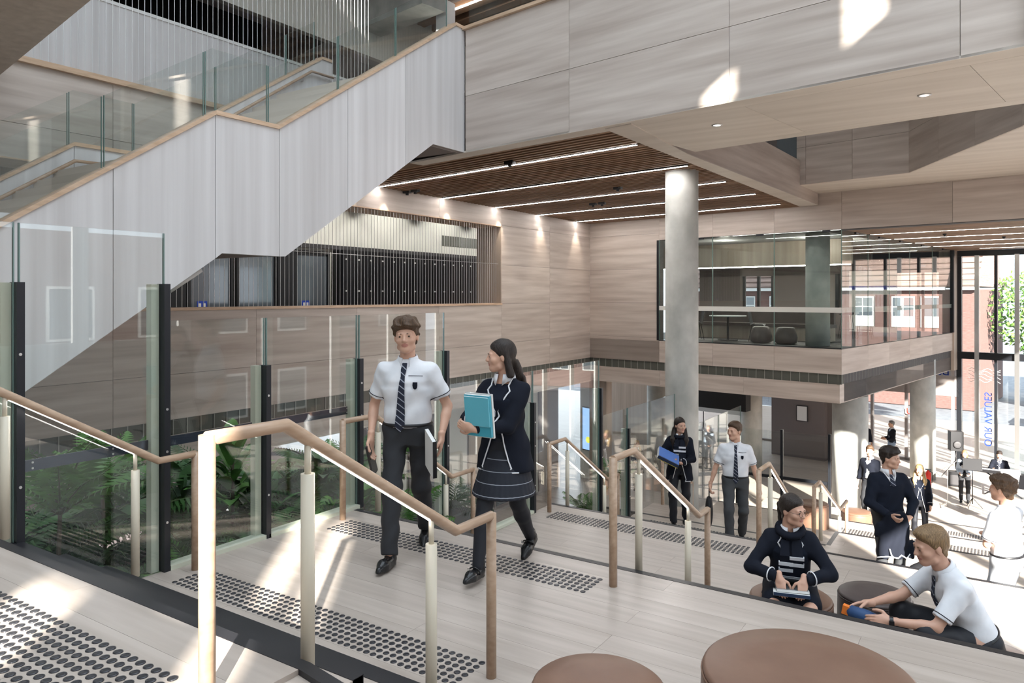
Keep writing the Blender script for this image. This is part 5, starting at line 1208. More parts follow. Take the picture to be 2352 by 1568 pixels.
# ================================================================== the people in the picture
rd = math.radians
mat('book_teal', (.05, .33, .43), .35); mat('book_teal_light', (.12, .45, .55), .35); mat('paper', (.72, .72, .70), .7); mat('device_black', (.012, .012, .014), .25); mat('device_edge', (.45, .47, .5), .3, .8)
mat('folder_blue', (.02, .035, .075), .4); mat('sheet_blue', (.10, .20, .52), .4); mat('sheet_yellow', (.75, .68, .12), .5); mat('bag_black', (.015, .015, .017), .7); mat('case_blue', (.02, .06, .16), .6); mat('case_orange', (.75, .20, .03), .6); mat('specs', (.02, .018, .016), .3)
def place(t, J, p, R_=None):
    """put a thing at a person-local point, turned with the person (R_ = extra local rotation)"""
    t.matrix_world = J['M'] @ Matrix.Translation(Vector(p)) @ (R_.to_4x4() if R_ else Matrix.Identity(4))
    return t
def slab(name, size, m, label, cat, edge=None, group=None):
    t = thing(name, label, cat, group=group); w, d, h = size
    MB().box((-w / 2, -d / 2, -h / 2), (w / 2, d / 2, h / 2)).build('cover' if cat in ('book', 'notebook', 'folder') else 'body', m, t)
    if edge: MB().box((-w / 2 + .006, -d / 2 + .002, -h / 2 - .0012), (w / 2 + .0015, d / 2 - .002, h / 2 + .0012)).build('pages' if cat in ('book', 'notebook', 'folder') else 'edge', edge, t)
    return t
E3 = lambda x, y, z: Matrix.Rotation(rd(z), 3, 'Z') @ Matrix.Rotation(rd(x), 3, 'X') @ Matrix.Rotation(rd(y), 3, 'Y')

# walking boy
p1, J = person('curly haired boy in white shirt and striped tie walking down the landing', 1.83, (-3.75, 4.25, -1.95), rd(-153),
    dict(pelvis=(0, 0, .905), lean=.03, footR=(.06, .28, .088), footL=(-.06, -.30, .125), toepL=.45, toepR=-.05, toeR=-.15, toeL=.1, wristR=(.245, .10, .86), wristL=(-.265, .10, .865), poleR=(.5, -1, 0), poleL=(-.5, -1, 0),
         handR=((.0, .12, -1), (-1, .3, 0), .25, .35), handL=((.05, .18, -1), (1, .1, .1), .35, .5), hyaw=.10, hroll=.05, hpitch=-.02),
    dict(male=True, hair=('hair_brown', 'curly'), tie=True, tie_swing=.06, badge=(-.085, .335), skin='skin_fair'), res=.0095)
t = slab('phone_case', (.016, .11, .24), 'device_black', 'black slim case hanging from the right hand of the walking boy', 'case'); place(t, J, (.235 * 1.045, .125, .74), E3(-14, 8, 0))
t = slab('folder', (.030, .20, .30), 'device_black', 'black folder carried at the hip by the walking boy', 'folder', 'paper'); place(t, J, (-.215, .17, .80), E3(-18, 6, 30)); MB().box((-.018, .02, .10), (-.0155, .06, .135)).build('sticker', 'white', t)

# walking girl
p2, J = person('long haired girl in navy blazer and checked skirt carrying teal books', 1.69, (-2.98, 4.42, -1.95), rd(-173),
    dict(pelvis=(0, 0, .905), lean=.02, footR=(.05, .33, .088), footL=(-.05, -.33, .15), toepL=.5, toepR=-.08, wristL=(.10, .30, 1.07), wristR=(.13, .24, 1.13), poleL=(-.9, -.5, -.5), poleR=(.8, -.5, -.6),
         handL=((.75, .30, .25), (0, -1, .1), .5, .55, 1), handR=((-.7, .25, .3), (0, -1, 0), .4, .4), hyaw=-1.0, hpitch=.03),
    dict(male=False, hair=('hair_dark', 'long'), top='blazer', bottom='tights', bottom_mat='tights', skirt_mat='skirt_check', skirt_len=-.35, strap=True, hem=-.17, flare=.055, open=.22, skin='skin_fair'), res=.0095)
for i, (m_, e_, y, sz, lb) in enumerate((('book_teal', 'paper', .292, (.215, .022, .285), 'teal book held in front by the walking girl'), ('paper', 'device_edge', .268, (.225, .018, .305), 'white ring notebook behind the teal book'), ('book_teal_light', 'paper', .312, (.205, .012, .20), 'smaller pale teal book at the front of the stack'))):
    t = slab('book', sz, m_, lb, 'book', e_, 'books of the walking girl'); place(t, J, (.055, y, 1.13 + (.03 if i == 2 else 0)), E3(-6, 0, -8))

# seated girl on the terrace below
p3, J = person('girl with glasses in navy blazer and scarf seated on a tan ottoman', 1.68, (-1.37, 5.98, L[2]), rd(-165),
    dict(sit=True, pelvis=(0, 0, .515), lean=.20, footR=(.12, .44, .088), footL=(-.13, .44, .088), kneeL=(-.1, 1, .8), kneeR=(.1, 1, .8), wristL=(-.085, .375, .71), wristR=(.085, .365, .71), poleL=(-1, -.4, -.2), poleR=(1, -.4, -.2),
         handL=((.15, .55, -.8), (.2, -.6, -.5), .25, .35), handR=((-.15, .55, -.8), (-.2, -.6, -.5), .25, .35), hyaw=.85, hpitch=.05),
    dict(male=False, hair=('hair_dark', 'pony'), top='blazer', bottom='skirt', skirt_mat='navy', hem=-.10, flare=.05, open=.25, scarf=.08, skin='skin_warm'), res=.0095)
HRm = J['HR']; gl_ = thing('glasses', 'thin round glasses on the seated girl', 'glasses')
for sx in (-1, 1):
    q = [J['hc'] + HRm @ (np.array((sx * .032 + .021 * math.cos(a), .108, .0 + .019 * math.sin(a)))) * .95 for a in np.linspace(0, 2 * math.pi, 17)]; MB().tube([tuple(v) for v in q], .0013, 5, caps=False).build('rim', 'specs', gl_)
    MB().tube([tuple(J['hc'] + HRm @ np.array(v) * .95) for v in ((sx * .053, .107, .003), (sx * .074, .06, .005), (sx * .08, -.01, .004))], .0013, 5).build('temple', 'specs', gl_)
MB().tube([tuple(J['hc'] + HRm @ np.array(v) * .95) for v in ((-.011, .11, .002), (0, .112, .005), (.011, .11, .002))], .0013, 5).build('bridge', 'specs', gl_); gl_.matrix_world = J['M']
for i, (m_, e_, z, sz, lb) in enumerate((('folder_blue', 'paper', .575, (.25, .30, .022), 'dark folder lying on the lap of the seated girl'), ('paper', 'device_edge', .600, (.22, .26, .016), 'white notebook on the lap under the hands of the seated girl'), ('device_black', 'device_edge', .636, (.20, .16, .012), 'small black tablet leaning on the notebook of the seated girl'))):
    t = slab('notebook', sz, m_, lb, 'notebook', e_, 'books of the seated girl'); place(t, J, (0, .30 + (-.04 if i == 2 else 0), z), E3((8, 8, 35)[i], 0, (0, 4, -3)[i]))

# seated boy seen from the side
p4, J = person('sandy haired boy in white shirt leaning forward on a low seat', 1.80, (-.13, 5.93, L[2]), rd(118),
    dict(sit=True, pelvis=(0, 0, .415), lean=.46, footR=(.16, .50, .088), footL=(-.14, .44, .088), kneeL=(-.3, 1, .8), kneeR=(.3, 1, .8), wristL=(-.13, .60, .56), wristR=(.10, .66, .58), poleL=(-.5, -.2, -1), poleR=(.5, -.2, -1),
         handL=((.25, 1, -.1), (.9, .1, -.4), .25, .35), handR=((-.15, 1, -.05), (-.6, .1, -.8), .2, .3), hyaw=.10, hpitch=.22),
    dict(male=True, hair=('hair_sandy', 'short'), sleeve=.80, skin='skin_warm', tie=True, tie_end=.15, bottom_mat='tights'), res=.0095)
t = thing('pencil_case', 'dark blue cloth pencil case with orange end held by the seated boy', 'pencil case'); MB().lathe([(.02, -.12), (.042, -.10), (.05, 0), (.042, .10), (.02, .12)], n=14).build('body', 'case_blue', t); MB().box((-.03, -.02, .10), (.03, .02, .15)).build('tab', 'case_orange', t); place(t, J, (-.02, .74, .55), E3(0, 80, 60))
o = MB().lathe([(.031, -.012), (.033, 0), (.031, .012)], n=18, caps=False).box((.028, -.014, -.016), (.038, .014, .016)).build('watch', 'device_black', p4); o.location = tuple(J['wl']); o.rotation_euler = Vector(J['wl'] - J['elL']).to_track_quat('Z', 'Y').to_euler()

# girl with binder and boy with bag coming up the steps
p5, J = person('long haired girl in navy blazer hugging a dark binder on the steps', 1.70, (-4.15, 10.98, L[3]), rd(-160),
    dict(pelvis=(0, 0, .915), footR=(.09, .12, .088), footL=(-.09, -.16, .10), toepL=.2, wristL=(-.02, .27, 1.04), wristR=(.14, .27, 1.06), poleL=(-1, -.5, -.5), poleR=(1, -.5, -.5), handL=((.8, .3, .1), (0, -.3, 1), .4, .5, 1), handR=((-.6, .5, .1), (0, -.3, 1), .4, .5, 1), hyaw=.55),
    dict(male=False, hair=('hair_dark', 'longside'), top='blazer', bottom='trousers', bottom_mat='tights', belt=False, hem=-.20, flare=.05, open=.18, scarf=.12, skin='skin_fair'), res=.013)
t = slab('binder', (.34, .26, .05), 'folder_blue', 'dark blue binder hugged by the girl on the steps', 'binder', 'paper'); place(t, J, (.16, .30, 1.10), E3(-20, -28, 0)); MB().box((-.16, -.12, .03), (.17, .13, .036)).build('cover_sheet', 'sheet_blue', t); MB().box((-.17, -.13, -.04), (.15, .12, -.03)).build('loose_sheet', 'sheet_yellow', t)
p6, J = person('short haired boy in white shirt and tie carrying a black bag up the steps', 1.79, (-3.16, 10.55, L[3]), rd(-160),
    dict(pelvis=(0, 0, .91), footR=(.08, .18, .088), footL=(-.10, -.18, .11), toepL=.3, wristR=(.34, .02, .80), wristL=(-.33, -.04, .78), poleR=(.5, -1, 0), poleL=(-.6, -1, 0), handR=((.05, .05, -1), (-1, .2, 0), .7, .8), hyaw=-.75),
    dict(male=True, hair=('hair_brown', 'short'), tie=True, tie_end=-.04, badge=(-.085, .33), bottom_mat='trouser_grey', sleeve=.78, skin='skin_fair'), res=.013)
t = thing('carry_bag', 'soft black carry bag hanging from the hand of the boy on the steps', 'bag'); sv = lambda P: np.minimum(smax(ell(P, (0, 0, -.22), (.055, .14, .24)), P[:, 2] + .02, .01), 9); o = pmesh('body', [(*nets(sv, (-.08, -.18, -.5), (.08, .18, 0), .012), 0)], ['bag_black'], t)
MB().tube([(0, -.06, -.03), (0, -.04, .06), (0, 0, .09), (0, .04, .06), (0, .06, -.03)], .008, 6).build('handle', 'bag_black', t); place(t, J, (.36, .03, .68), E3(0, 0, 0))

# boy in jumper, boy seen from behind
p7, J = person('dark haired boy in navy jumper holding a blazer over his arm', 1.75, (-1.13, 9.87, L[3]), rd(-148),
    dict(pelvis=(0, 0, .93), footR=(.11, .03, .088), footL=(-.11, .0, .088), wristR=(.10, .24, .98), wristL=(-.14, .22, .95), poleR=(1, -.6, -.3), poleL=(-1, -.6, -.3), handL=((.7, .4, -.3), (.2, -.8, 0), .5, .5), hyaw=.75, hpitch=.04),
    dict(male=True, hair=('hair_dark', 'fringe'), top='jumper', top_mat='navy_soft', vtrim=True, vneck=.36, inner='shirt_white', tie=True, tie_end=.36, bottom_mat='trouser_grey', skin='skin_fair', hem=.0, flare=.02), res=.012)
def drape(P):
    d = loft(P, np.array((.04, .21, .0)), np.eye(3), [(.50, .20, .075, .02), (.65, .21, .08, .02), (.85, .17, .075, .0), (1.0, .13, .06, .0)], 3.0) + .012 * np.sin(P[:, 0] * 38 + 2 * np.sin(P[:, 2] * 9)); return d
bz = thing('folded_blazer', 'navy blazer with white piping draped over the arm of the boy in the jumper', 'blazer'); pmesh('cloth', [(*nets(drape, (-.3, .05, .42), (.4, .42, 1.1), .012), 0)], ['navy'], bz)
MB().tube([(-.10, .315, .56), (-.06, .325, .51), (.0, .32, .545), (.04, .33, .515), (.16, .325, .53), (.25, .26, .50)], .007, 6).build('piping', 'piping', bz); MB().tube([(.14, .33, .62), (.12, .335, .55), (.09, .33, .52)], .007, 6).build('piping', 'piping', bz); bz.matrix_world = J['M']
p8, J = person('curly haired boy in white shirt standing with his back turned', 1.76, (.05, 8.82, L[3]), rd(62),
    dict(pelvis=(0, 0, .93), footR=(.11, .0, .088), footL=(-.11, .02, .088), wristR=(-.02, .24, 1.12), wristL=(.04, .20, 1.08), poleR=(1, -.3, -.6), poleL=(-1, -.3, -.6), handL='none', handR='none', hyaw=.12, lean=.04),
    dict(male=True, hair=('hair_brown', 'curly'), bottom_mat='trouser_light', sleeve=.85, skin='skin_warm'), res=.012)
# further down
person('blonde girl in navy blazer facing the sun on the lowest terrace', 1.66, (-1.41, 17.4, L[5]), rd(-172), dict(wristL=(-.20, .16, .86), wristR=(.21, .14, .86), hyaw=-.1), dict(male=False, hair=('hair_blonde', 'longside'), top='blazer', bottom='tights', bottom_mat='tights', skirt=False, hem=-.22, open=.2, flare=.05), res=.02)
person('short haired student in a pale jacket partly behind the boy in the jumper', 1.72, (-2.50, 18.6, L[5]), rd(160), dict(hyaw=.4), dict(male=True, hair=('hair_brown', 'short'), top='jacket', top_mat='navy', inner='shirt_white', open=.2), res=.022)
ps, J = person('fair haired singer in a pale jacket behind a music stand', 1.63, (-.95, 26.8, ZG), rd(-178), dict(wristL=(-.14, .22, .98), wristR=(.14, .20, .98)), dict(male=False, hair=('hair_sandy', 'long'), top='jacket', top_mat='pale_blue', inner='navy_soft', open=.15, bottom='trousers', bottom_mat='trouser', scarf=.2), res=.02)
pk, J = person('man in dark suit and glasses playing a keyboard', 1.75, (-.05, 28.9, ZG), rd(178), dict(sit=True, pelvis=(0, 0, .55), lean=.12, footR=(.14, .40, .088), footL=(-.14, .40, .088), kneeL=(-.1, 1, .8), kneeR=(.1, 1, .8), wristL=(-.18, .42, .76), wristR=(.18, .42, .76), hpitch=.3), dict(male=True, hair=('hair_dark', 'short'), top='jacket', top_mat='navy', inner='shirt_white', tie=True, tie_end=.28, open=.1), res=.02)
person('man in dark jacket and jeans walking near the entrance doors', 1.72, (-4.31, 30.6, ZG), rd(178), dict(footR=(.09, .16, .088), footL=(-.09, -.16, .10)), dict(male=True, hair=('hair_dark', 'short'), top='jacket', top_mat='navy', inner='shirt_white', open=.35, bottom_mat='jeans'), res=.022)
person('grey haired man in dark coat holding something by the entrance doors', 1.72, (-3.42, 31.0, ZG), rd(120), dict(wristL=(-.08, .26, 1.05), wristR=(.10, .28, 1.05)), dict(male=True, hair=('hair_grey', 'short'), top='jacket', top_mat='navy', inner='pale_blue', bottom_mat='jeans', open=.1), res=.022)
person('fair haired girl in blazer standing far behind beside the shaded column', 1.66, (-10.0, 22.6, ZG), rd(-150), dict(wristL=(-.10, .24, 1.02), wristR=(.12, .24, 1.02)), dict(male=False, hair=('hair_blonde', 'longside'), top='blazer', bottom='tights', bottom_mat='tights', skirt_len=-.34, open=.15), res=.022)
# ================================================================== ottomans
def ottoman(x, y, z, r, h, m, label):
    t = thing('ottoman', label, 'ottoman', (x, y, z), 0, 'round ottomans')
    b = r * 1.06
    MB().lathe([(b - .02, 0), (b, .015), (r + .008, h - .05), (r + .004, h - .03)], n=56).build('side', m, t)
    MB().lathe([(r + .004, h - .03), (r + .002, h - .012), (r - .012, h - .002), (r * .6, h + .004), (.01, h + .006)], n=56).build('top', m, t)
    MB().tube([((r + .006) * math.cos(a), (r + .006) * math.sin(a), h - .03) for a in np.linspace(0, 2 * math.pi, 57)], .004, 6, caps=False).build('seam', m, t)
    return t
ottoman(-.645, 3.12, L[1], .405, .45, 'leather_tan', 'large tan leather ottoman at the bottom right')
ottoman(-1.305, 2.585, L[1], .255, .45, 'leather_tan', 'smaller tan leather ottoman at the bottom centre')
ottoman(-1.37, 6.02, L[2], .30, .415, 'leather_tan', 'tan leather ottoman under the seated girl')
ottoman(-.83, 6.42, L[2], .26, .42, 'leather_dark', 'dark brown leather ottoman between the seated pair')
ottoman(-.08, 5.98, L[2], .28, .315, 'leather_dark', 'low dark ottoman under the seated boy')
ottoman(-.60, 9.25, L[3], .30, .42, 'leather_tan', 'tan ottoman under the bag on the terrace below')
ottoman(-2.95, 14.7, L[4], .27, .45, 'leather_tan', 'tan ottoman further down beside the pale handrail')
ottoman(-2.62, 17.5, L[5], .30, .45, 'leather_tan', 'tan ottoman on the lowest terrace below the sunlit column')
bg_ = thing('backpack', 'black backpack with grey front pocket lying on a tan ottoman', 'backpack', (-.60, 9.22, L[3] + .427), rd(25))
sb = lambda P: smax(ell(P, (0, 0, .10), (.26, .19, .13)) + .006 * np.sin(P[:, 0] * 30), -P[:, 2], .01)
pmesh('body', [(*nets(sb, (-.3, -.22, 0), (.3, .22, .26), .014), 0)], ['bag_black'], bg_); MB().box((-.18, -.205, .03), (.16, -.16, .12)).build('pocket', 'trouser_light', bg_); MB().tube([(-.1, 0, .22), (0, -.05, .27), (.1, 0, .22)], .012, 6).build('strap', 'bag_black', bg_)

# guard rail on the terrace
gr_ = thing('guard_rail', 'black framed glass guard across the lower steps right of the column', 'guard rail', (-4.6, 15.5, L[4]))
for x in (0, .9, 1.8): MB().box((x - .025, -.03, 0), (x + .025, .03, 1.62)).build('post', 'dark_metal', gr_)
MB().box((0, -.02, .62), (1.8, .02, .68)).build('rail', 'dark_metal', gr_); MB().box((.03, -.006, .05), (1.77, .006, 1.58)).build('glass_pane', 'glass', gr_)

# ================================================================== planters behind the glass
for nm, a, b, lb in ((0, (-7.25, .6, ZG), (-5.06, 6.9, -2.45), 'black planter bed behind the glass beside the first landing'), (1, (-6.6, 8.0, ZG), (-5.4, 12.6, -3.95), 'lower black planter bed beyond the walking girl')):
    t = thing('planter', lb, 'planter', ((a[0] + b[0]) / 2, (a[1] + b[1]) / 2, ZG))
    o = Vector(t.location); c0, c1 = Vector(a) - o, Vector(b) - o
    MB().box(c0, (c1.x, c1.y, c1.z - .06)).build('bed', 'black', t); MB().box((c0.x + .05, c0.y + .05, c1.z - .06), (c1.x - .05, c1.y - .05, c1.z - .03)).build('soil', 'soil', t)
    for p, q in (((c0.x, c0.y), (c1.x, c0.y + .05)), ((c0.x, c1.y - .05), (c1.x, c1.y)), ((c0.x, c0.y), (c0.x + .05, c1.y)), ((c1.x - .05, c0.y), (c1.x, c1.y))): MB().box((p[0], p[1], c1.z - .07), (q[0], q[1], c1.z)).build('rim', 'black', t)
def leafmat(n, c): vary(mat(n, c, .38), tuple(q * .6 for q in c), tuple(q * 1.35 for q in c), (1, 1, 1), 8, 3, .25)
leafmat('leaf_deep', (.045, .115, .033)); leafmat('leaf_mid', (.08, .19, .042)); leafmat('leaf_bright', (.11, .24, .045)); leafmat('leaf_grey', (.075, .125, .065)); mat('stem_green', (.06, .09, .03), .6); mat('stem_brown', (.05, .035, .02), .8)
def frond_mesh(n, length, droop, width, m):
    v, f = [], []
    def pt(t): return Vector((0, length * t * (1 - .22 * t * droop), length * (.55 * t - droop * .62 * t * t)))
    for i in range(n):
        t = (i + 1.2) / (n + 1); p = pt(t); d = (pt(min(t + .03, 1)) - p).normalized(); w = width * math.sin(math.pi * min(1, t * .86 + .12)) ** .8
        for sx in (-1, 1):
            sd = (Vector((sx, 0, 0)) + d * .65 + Vector((0, 0, -.18))).normalized(); b = len(v); th = .016 * length / .7
            v += [p - d * th * .6, p + sd * w * .5 + d * th * .55 + Vector((0, 0, .012)), p + sd * w - Vector((0, 0, .02)), p + sd * w * .45 - d * th * .75]; f.append((b, b + 3, b + 2, b + 1) if sx > 0 else (b, b + 1, b + 2, b + 3))
    mb = MB().add(v, f, 0, True); mb.tube([pt(t) for t in (0, .25, .5, .75, .97)], [.007, .006, .005, .003, .001], 5, mi=1)
    me = mb.mesh('frond'); me.materials.append(MATS[m]); me.materials.append(MATS['stem_green']); return me
def leaf_mesh(length, width, m, curl=.35):
    v, f = [], []; n = 7
    for i in range(n):
        t = i / (n - 1); w = width * math.sin(math.pi * (t * .88 + .08)) ** .9 * (1 if i < n - 1 else .05); y = length * (.18 + .82 * t); z = length * (.55 * t - curl * 1.25 * t * t)
        v += [(-w, y, z + w * .35), (0, y, z), (w, y, z + w * .35)]
    for i in range(n - 1):
        a = i * 3; f += [(a, a + 1, a + 4, a + 3), (a + 1, a + 2, a + 5, a + 4)]
    mb = MB().add(v, f, 0, True); mb.tube([(0, 0, 0), (0, length * .18, .0)], .006, 5, mi=1); me = mb.mesh('leaf'); me.materials.append(MATS[m]); me.materials.append(MATS['stem_green']); return me
FR = [frond_mesh(15, .62, .9, .15, 'leaf_deep'), frond_mesh(17, .78, .75, .19, 'leaf_deep'), frond_mesh(15, .70, .6, .17, 'leaf_mid'), frond_mesh(14, .55, 1.0, .13, 'leaf_grey')]
LF = [leaf_mesh(.34, .060, 'leaf_mid'), leaf_mesh(.40, .055, 'leaf_deep', .25), leaf_mesh(.24, .065, 'leaf_bright', .5), leaf_mesh(.30, .05, 'leaf_grey', .45)]
def plant(kind, x, y, z, n, me, sc, label, stem=0.0, tilt=(.0, .9), group='plants in the black planter'):
    t = thing('fern' if kind == 'fern' else ('palm' if kind == 'palm' else 'leafy_plant'), label, 'plant', (x, y, z), R.uniform(0, 6), group)
    if stem > 0: MB().tube([(0, 0, 0), (.02, .01, stem * .5), (0, 0, stem)], [.022, .018, .014], 8).build('stem', 'stem_brown', t)
    for i in range(n):
        o = link('frond' if kind != 'leafy' else 'leaf', me, t); k = sc * R.uniform(.8, 1.15); o.scale = (k, k, k)
        zz = stem if kind != 'leafy' else stem * (.25 + .75 * (i / max(n - 1, 1)))
        o.location = (0, 0, zz); el = R.uniform(*tilt) if kind != 'leafy' else tilt[0] + (tilt[1] - tilt[0]) * i / n
        o.rotation_euler = (el, R.uniform(-.12, .12), i * 2.399 + R.uniform(-.2, .2))
    return t
zs_ = -2.48
# (kind, x, y, count, mesh, scale, stem, tilt, label)
PL = [('fern', -5.55, 1.95, 13, FR[0], 1.0, 0, 'low dark fern at the left frame edge beside the dark post'), ('fern', -5.45, 2.45, 13, FR[3], 1.05, 0, 'low grey green fern in front at the far left'), ('fern', -6.2, 2.2, 13, FR[1], 1.05, .1, 'spreading fern at the back of the far left'),
      ('palm', -5.85, 2.75, 12, FR[2], 1.0, .85, 'small palm with a thin trunk left of the second dark post'), ('fern', -5.4, 2.95, 12, FR[0], .95, 0, 'dark fern under the small palm'), ('fern', -6.5, 3.0, 13, FR[1], 1.1, .15, 'wide fern behind the small palm'),
      ('fern', -5.7, 3.35, 12, FR[3], 1.0, 0, 'grey fern right of the small palm'), ('fern', -6.7, 3.7, 13, FR[1], 1.15, .3, 'tall fern at the back left of the sunlit post'), ('fern', -5.55, 3.75, 10, FR[2], .8, 0, 'small bright fern at the glass behind the sunlit post'),
      ('fern', -6.1, 3.95, 12, FR[0], 1.1, .1, 'dark fern in the middle of the bed'), ('leafy', -6.15, 4.45, 26, LF[0], 1.0, .95, 'tall broad leaved plant rising above the handrail'), ('leafy', -5.95, 4.62, 18, LF[1], .95, .45, 'broad leaved plant at the foot of the tall one'),
      ('leafy', -6.6, 4.25, 18, LF[1], 1.0, .6, 'broad dark leaved plant left of the tall one'), ('fern', -5.6, 4.45, 12, FR[1], .85, 0, 'fern at the glass below the tall broad leaved plant'), ('fern', -5.5, 5.0, 12, FR[0], .8, 0, 'fern between the cream posts'),
      ('leafy', -5.75, 5.25, 18, LF[2], .9, .25, 'bright green leafy plant near the middle handrail'), ('leafy', -5.7, 5.75, 20, LF[2], 1.05, .28, 'bright green leafy plant at the right end of the bed'), ('fern', -6.5, 5.2, 12, FR[1], 1.0, .2, 'fern behind the bright leafy plants'),
      ('leafy', -6.4, 5.8, 16, LF[3], 1.1, .5, 'grey green leafy plant at the right end of the bed'), ('fern', -5.5, 6.3, 12, FR[3], .8, 0, 'low fern in the last corner of the bed'), ('fern', -6.9, 4.8, 12, FR[1], 1.05, .25, 'fern along the far rim of the bed'), ('fern', -6.9, 2.6, 12, FR[1], 1.05, .2, 'fern along the far rim at the left'),
      ('palm', -6.5, 3.4, 11, FR[2], .9, .75, 'second small palm behind the sunlit post'), ('fern', -5.35, 3.55, 11, FR[0], .8, 0, 'dark fern touching the glass by the second dark post')]
FL = ['along the far rim', 'in the back row', 'in the middle row', 'close to the glass']
for j, x in enumerate((-7.05, -6.75, -6.3, -5.3)):
    for i in range(5):
        PL.append(('fern', x + R.uniform(-.1, .1), 1.7 + i * 1.08 + j * .27, 10, FR[(i + j) % 4], .9 if j == 3 else 1.1, .0 if j == 3 else .15, 'filler fern %s of the bed, %s' % (FL[j], ('at the left end', 'left of the second dark post', 'behind the sunlit post', 'near the tall leafy plant', 'at the right end')[i])))
for kind, x, y, n, me, sc, stem, lb in PL:
    plant(kind, x, y, zs_, n + 3, me, sc * 1.18, lb, stem, (.05, .75) if kind != 'leafy' else (-.35, .95))
for i, (kind, x, y, n, me, sc, stem, lb) in enumerate((('fern', -5.75, 10.9, 10, FR[2], .9, .35, 'fern in the lower bed right of the walking girl'), ('fern', -5.8, 9.6, 10, FR[0], .9, .1, 'dark fern in the lower bed beyond the walking girl'), ('palm', -5.7, 11.9, 9, FR[2], .8, .7, 'thin palm in the lower bed beside the concrete column'), ('fern', -6.1, 8.6, 10, FR[1], 1.0, .2, 'large fern in the lower bed behind the walking girl'))):
    plant(kind, x, y, -3.98, n, me, sc, lb, stem, (.05, .7), 'plants in the lower planter')

# ================================================================== band corner
def music_stand(x, y, rz, label, h=1.15):
    t = thing('music_stand', label, 'music stand', (x, y, ZG), rz, 'music stands')
    MB().tube([(0, 0, .12), (0, 0, h)], .012, 8).build('pole', 'black', t); MB().prism([(-.25, -.02, h - .02), (.25, -.02, h - .02), (.25, .12, h + .30), (-.25, .12, h + .30)], (0, .015, .005)).build('desk', 'black', t); MB().box((-.25, -.07, h - .03), (.25, -.01, h - .02)).build('ledge', 'black', t)
    for k in range(3):
        a = k * 2.094; MB().tube([(0, 0, .30), (.26 * math.cos(a), .26 * math.sin(a), .01)], .009, 6).build('leg', 'black', t)
music_stand(-.72, 26.2, rd(5), 'black music stand before the singer'); music_stand(.25, 25.2, rd(20), 'black music stand before the keyboard player'); music_stand(.95, 23.4, rd(40), 'black music stand nearest the right frame edge'); music_stand(.62, 24.4, rd(-20), 'tilted black music stand behind the boy seen from behind')
kb = thing('keyboard', 'electric keyboard on a folding stand', 'keyboard', (.05, 28.25, ZG), rd(-2)); MB().box((-.62, -.15, .72), (.62, .15, .80)).build('body', 'black', kb); MB().box((-.58, -.02, .80), (.58, .13, .805)).build('keys', 'white', kb); MB().tube([(-.5, -.1, .02), (.5, .1, .72)], .02, 6).build('leg', 'dark_metal', kb); MB().tube([(.5, -.1, .02), (-.5, .1, .72)], .02, 6).build('leg', 'dark_metal', kb)
ps_ = thing('speaker', 'black loudspeaker on a tripod beside the entrance glass', 'loudspeaker', (-1.34, 30.3, ZG), rd(200)); MB().box((-.2, -.17, .95), (.2, .17, 1.62)).build('cabinet', 'black', ps_); MB().lathe([(.14, 0), (.10, .02), (.03, .015)], n=18).build('cone', 'charcoal', ps_).matrix_local = Matrix.Translation((0, .175, 1.17)) @ Matrix.Rotation(rd(-90), 4, 'X'); MB().tube([(0, 0, .3), (0, 0, .95)], .02, 8).build('pole', 'black', ps_)
for k in range(3): MB().tube([(0, 0, .6), (.45 * math.cos(k * 2.094), .45 * math.sin(k * 2.094), .01)], .012, 6).build('leg', 'black', ps_)
mc = thing('microphone_stand', 'thin boom microphone stand beside the singer', 'microphone stand', (-1.35, 25.9, ZG)); MB().tube([(0, 0, .02), (0, 0, 1.25)], .01, 6).build('pole', 'steel', mc); MB().tube([(-.3, 0, 1.0), (.35, 0, 1.5)], .008, 6).build('boom', 'steel', mc); MB().lathe([(.012, 0), (.022, .1), (.026, .14), (.01, .17)], n=10).build('microphone', 'black', mc).location = (.35, 0, 1.48)
for k in range(3): MB().tube([(0, 0, .15), (.3 * math.cos(k * 2.094), .3 * math.sin(k * 2.094), .01)], .008, 6).build('leg', 'steel', mc)
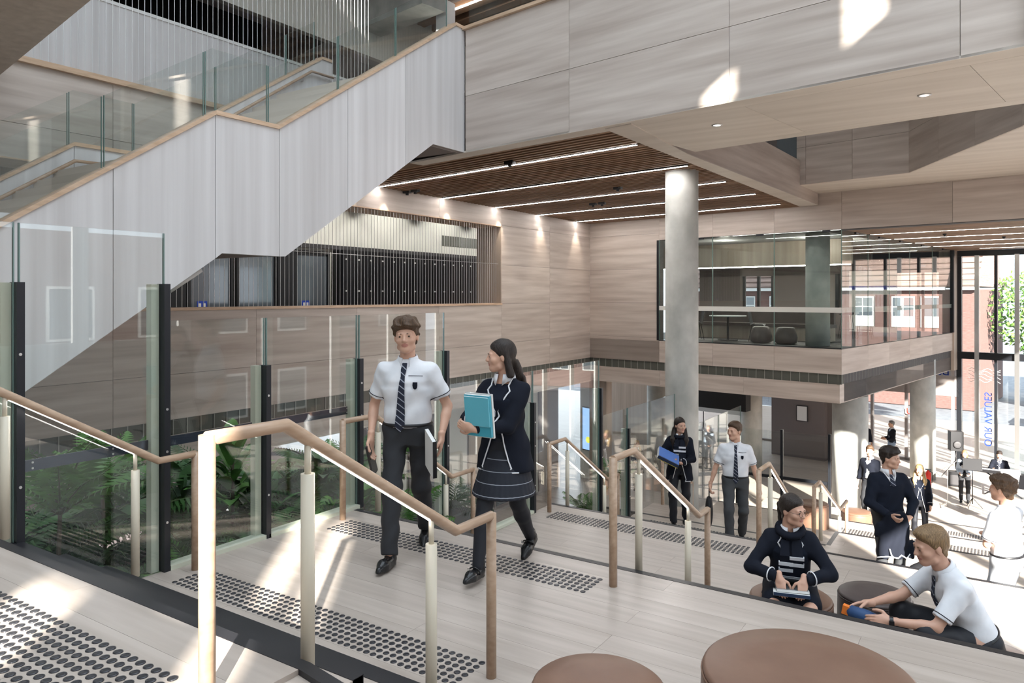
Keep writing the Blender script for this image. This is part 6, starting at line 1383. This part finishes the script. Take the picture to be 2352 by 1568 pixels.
bt_ = thing('amplifier', 'small black amplifier on the foyer floor beside the column', 'amplifier', (-1.2, 28.9, ZG), rd(190)); MB().box((-.3, -.15, .03), (.3, .15, .5)).build('cabinet', 'black', bt_); MB().box((-.26, .15, .08), (.26, .165, .40)).build('grille', 'charcoal', bt_); MB().tube([(-.1, 0, .5), (0, 0, .54), (.1, 0, .5)], .012, 6).build('handle', 'black', bt_)
for sx in (-.25, .25): MB().box((sx - .03, -.1, 0), (sx + .03, .1, .03)).build('foot', 'black', bt_)

# ================================================================== tree and parked car outside
tr = thing('tree', 'pale sunlit tree outside beyond the entrance glazing', 'tree', B(.6, 33, ZG - .04)); MB().tube([(0, 0, 0), (.1, 0, 2.2), (.0, .1, 4.5)], [.25, .2, .12], 8).build('trunk', 'stem_brown', tr)
v, f = [], []; rr = random.Random(3)
for i in range(2600):
    a, b_, r_ = rr.uniform(0, 6.28), math.acos(rr.uniform(-1, 1)), 3.4 * rr.random() ** .4; c = Vector((r_ * math.sin(b_) * math.cos(a), r_ * math.sin(b_) * math.sin(a), 5.6 + .85 * r_ * math.cos(b_)))
    u_ = Vector((rr.uniform(-1, 1), rr.uniform(-1, 1), rr.uniform(-1, 1))).normalized() * .17; w_ = u_.orthogonal().normalized() * .08; b0 = len(v); v += [c - u_, c + w_, c + u_, c - w_]; f.append((b0, b0 + 1, b0 + 2, b0 + 3))
MB().add(v, f).build('crown', 'leaf_bright', tr)['kind'] = 'stuff'
cr = thing('car', 'pale parked car outside beyond the entrance glazing', 'car', B(3.2, 24, ZG - .04), ab)
MB().prism([(-2.1, -.85, .35), (2.1, -.85, .35), (2.15, -.85, .75), (1.2, -.85, .85), (.7, -.85, 1.4), (-1.2, -.85, 1.4), (-1.9, -.85, .85), (-2.15, -.85, .75)], (0, 1.7, 0)).build('body', 'white_gloss', cr)
MB().prism([(.55, -.87, .88), (1.0, -.87, .88), (.62, -.87, 1.32), (-1.1, -.87, 1.32), (-1.6, -.87, .88)], (0, .01, 0)).build('window', 'window_glass_far', cr)
for x in (-1.35, 1.35):
    for y in (-.8, .8): MB().tube([(x, y - .1, .32), (x, y + .1, .32)], .32, 16).build('wheel', 'black', cr)
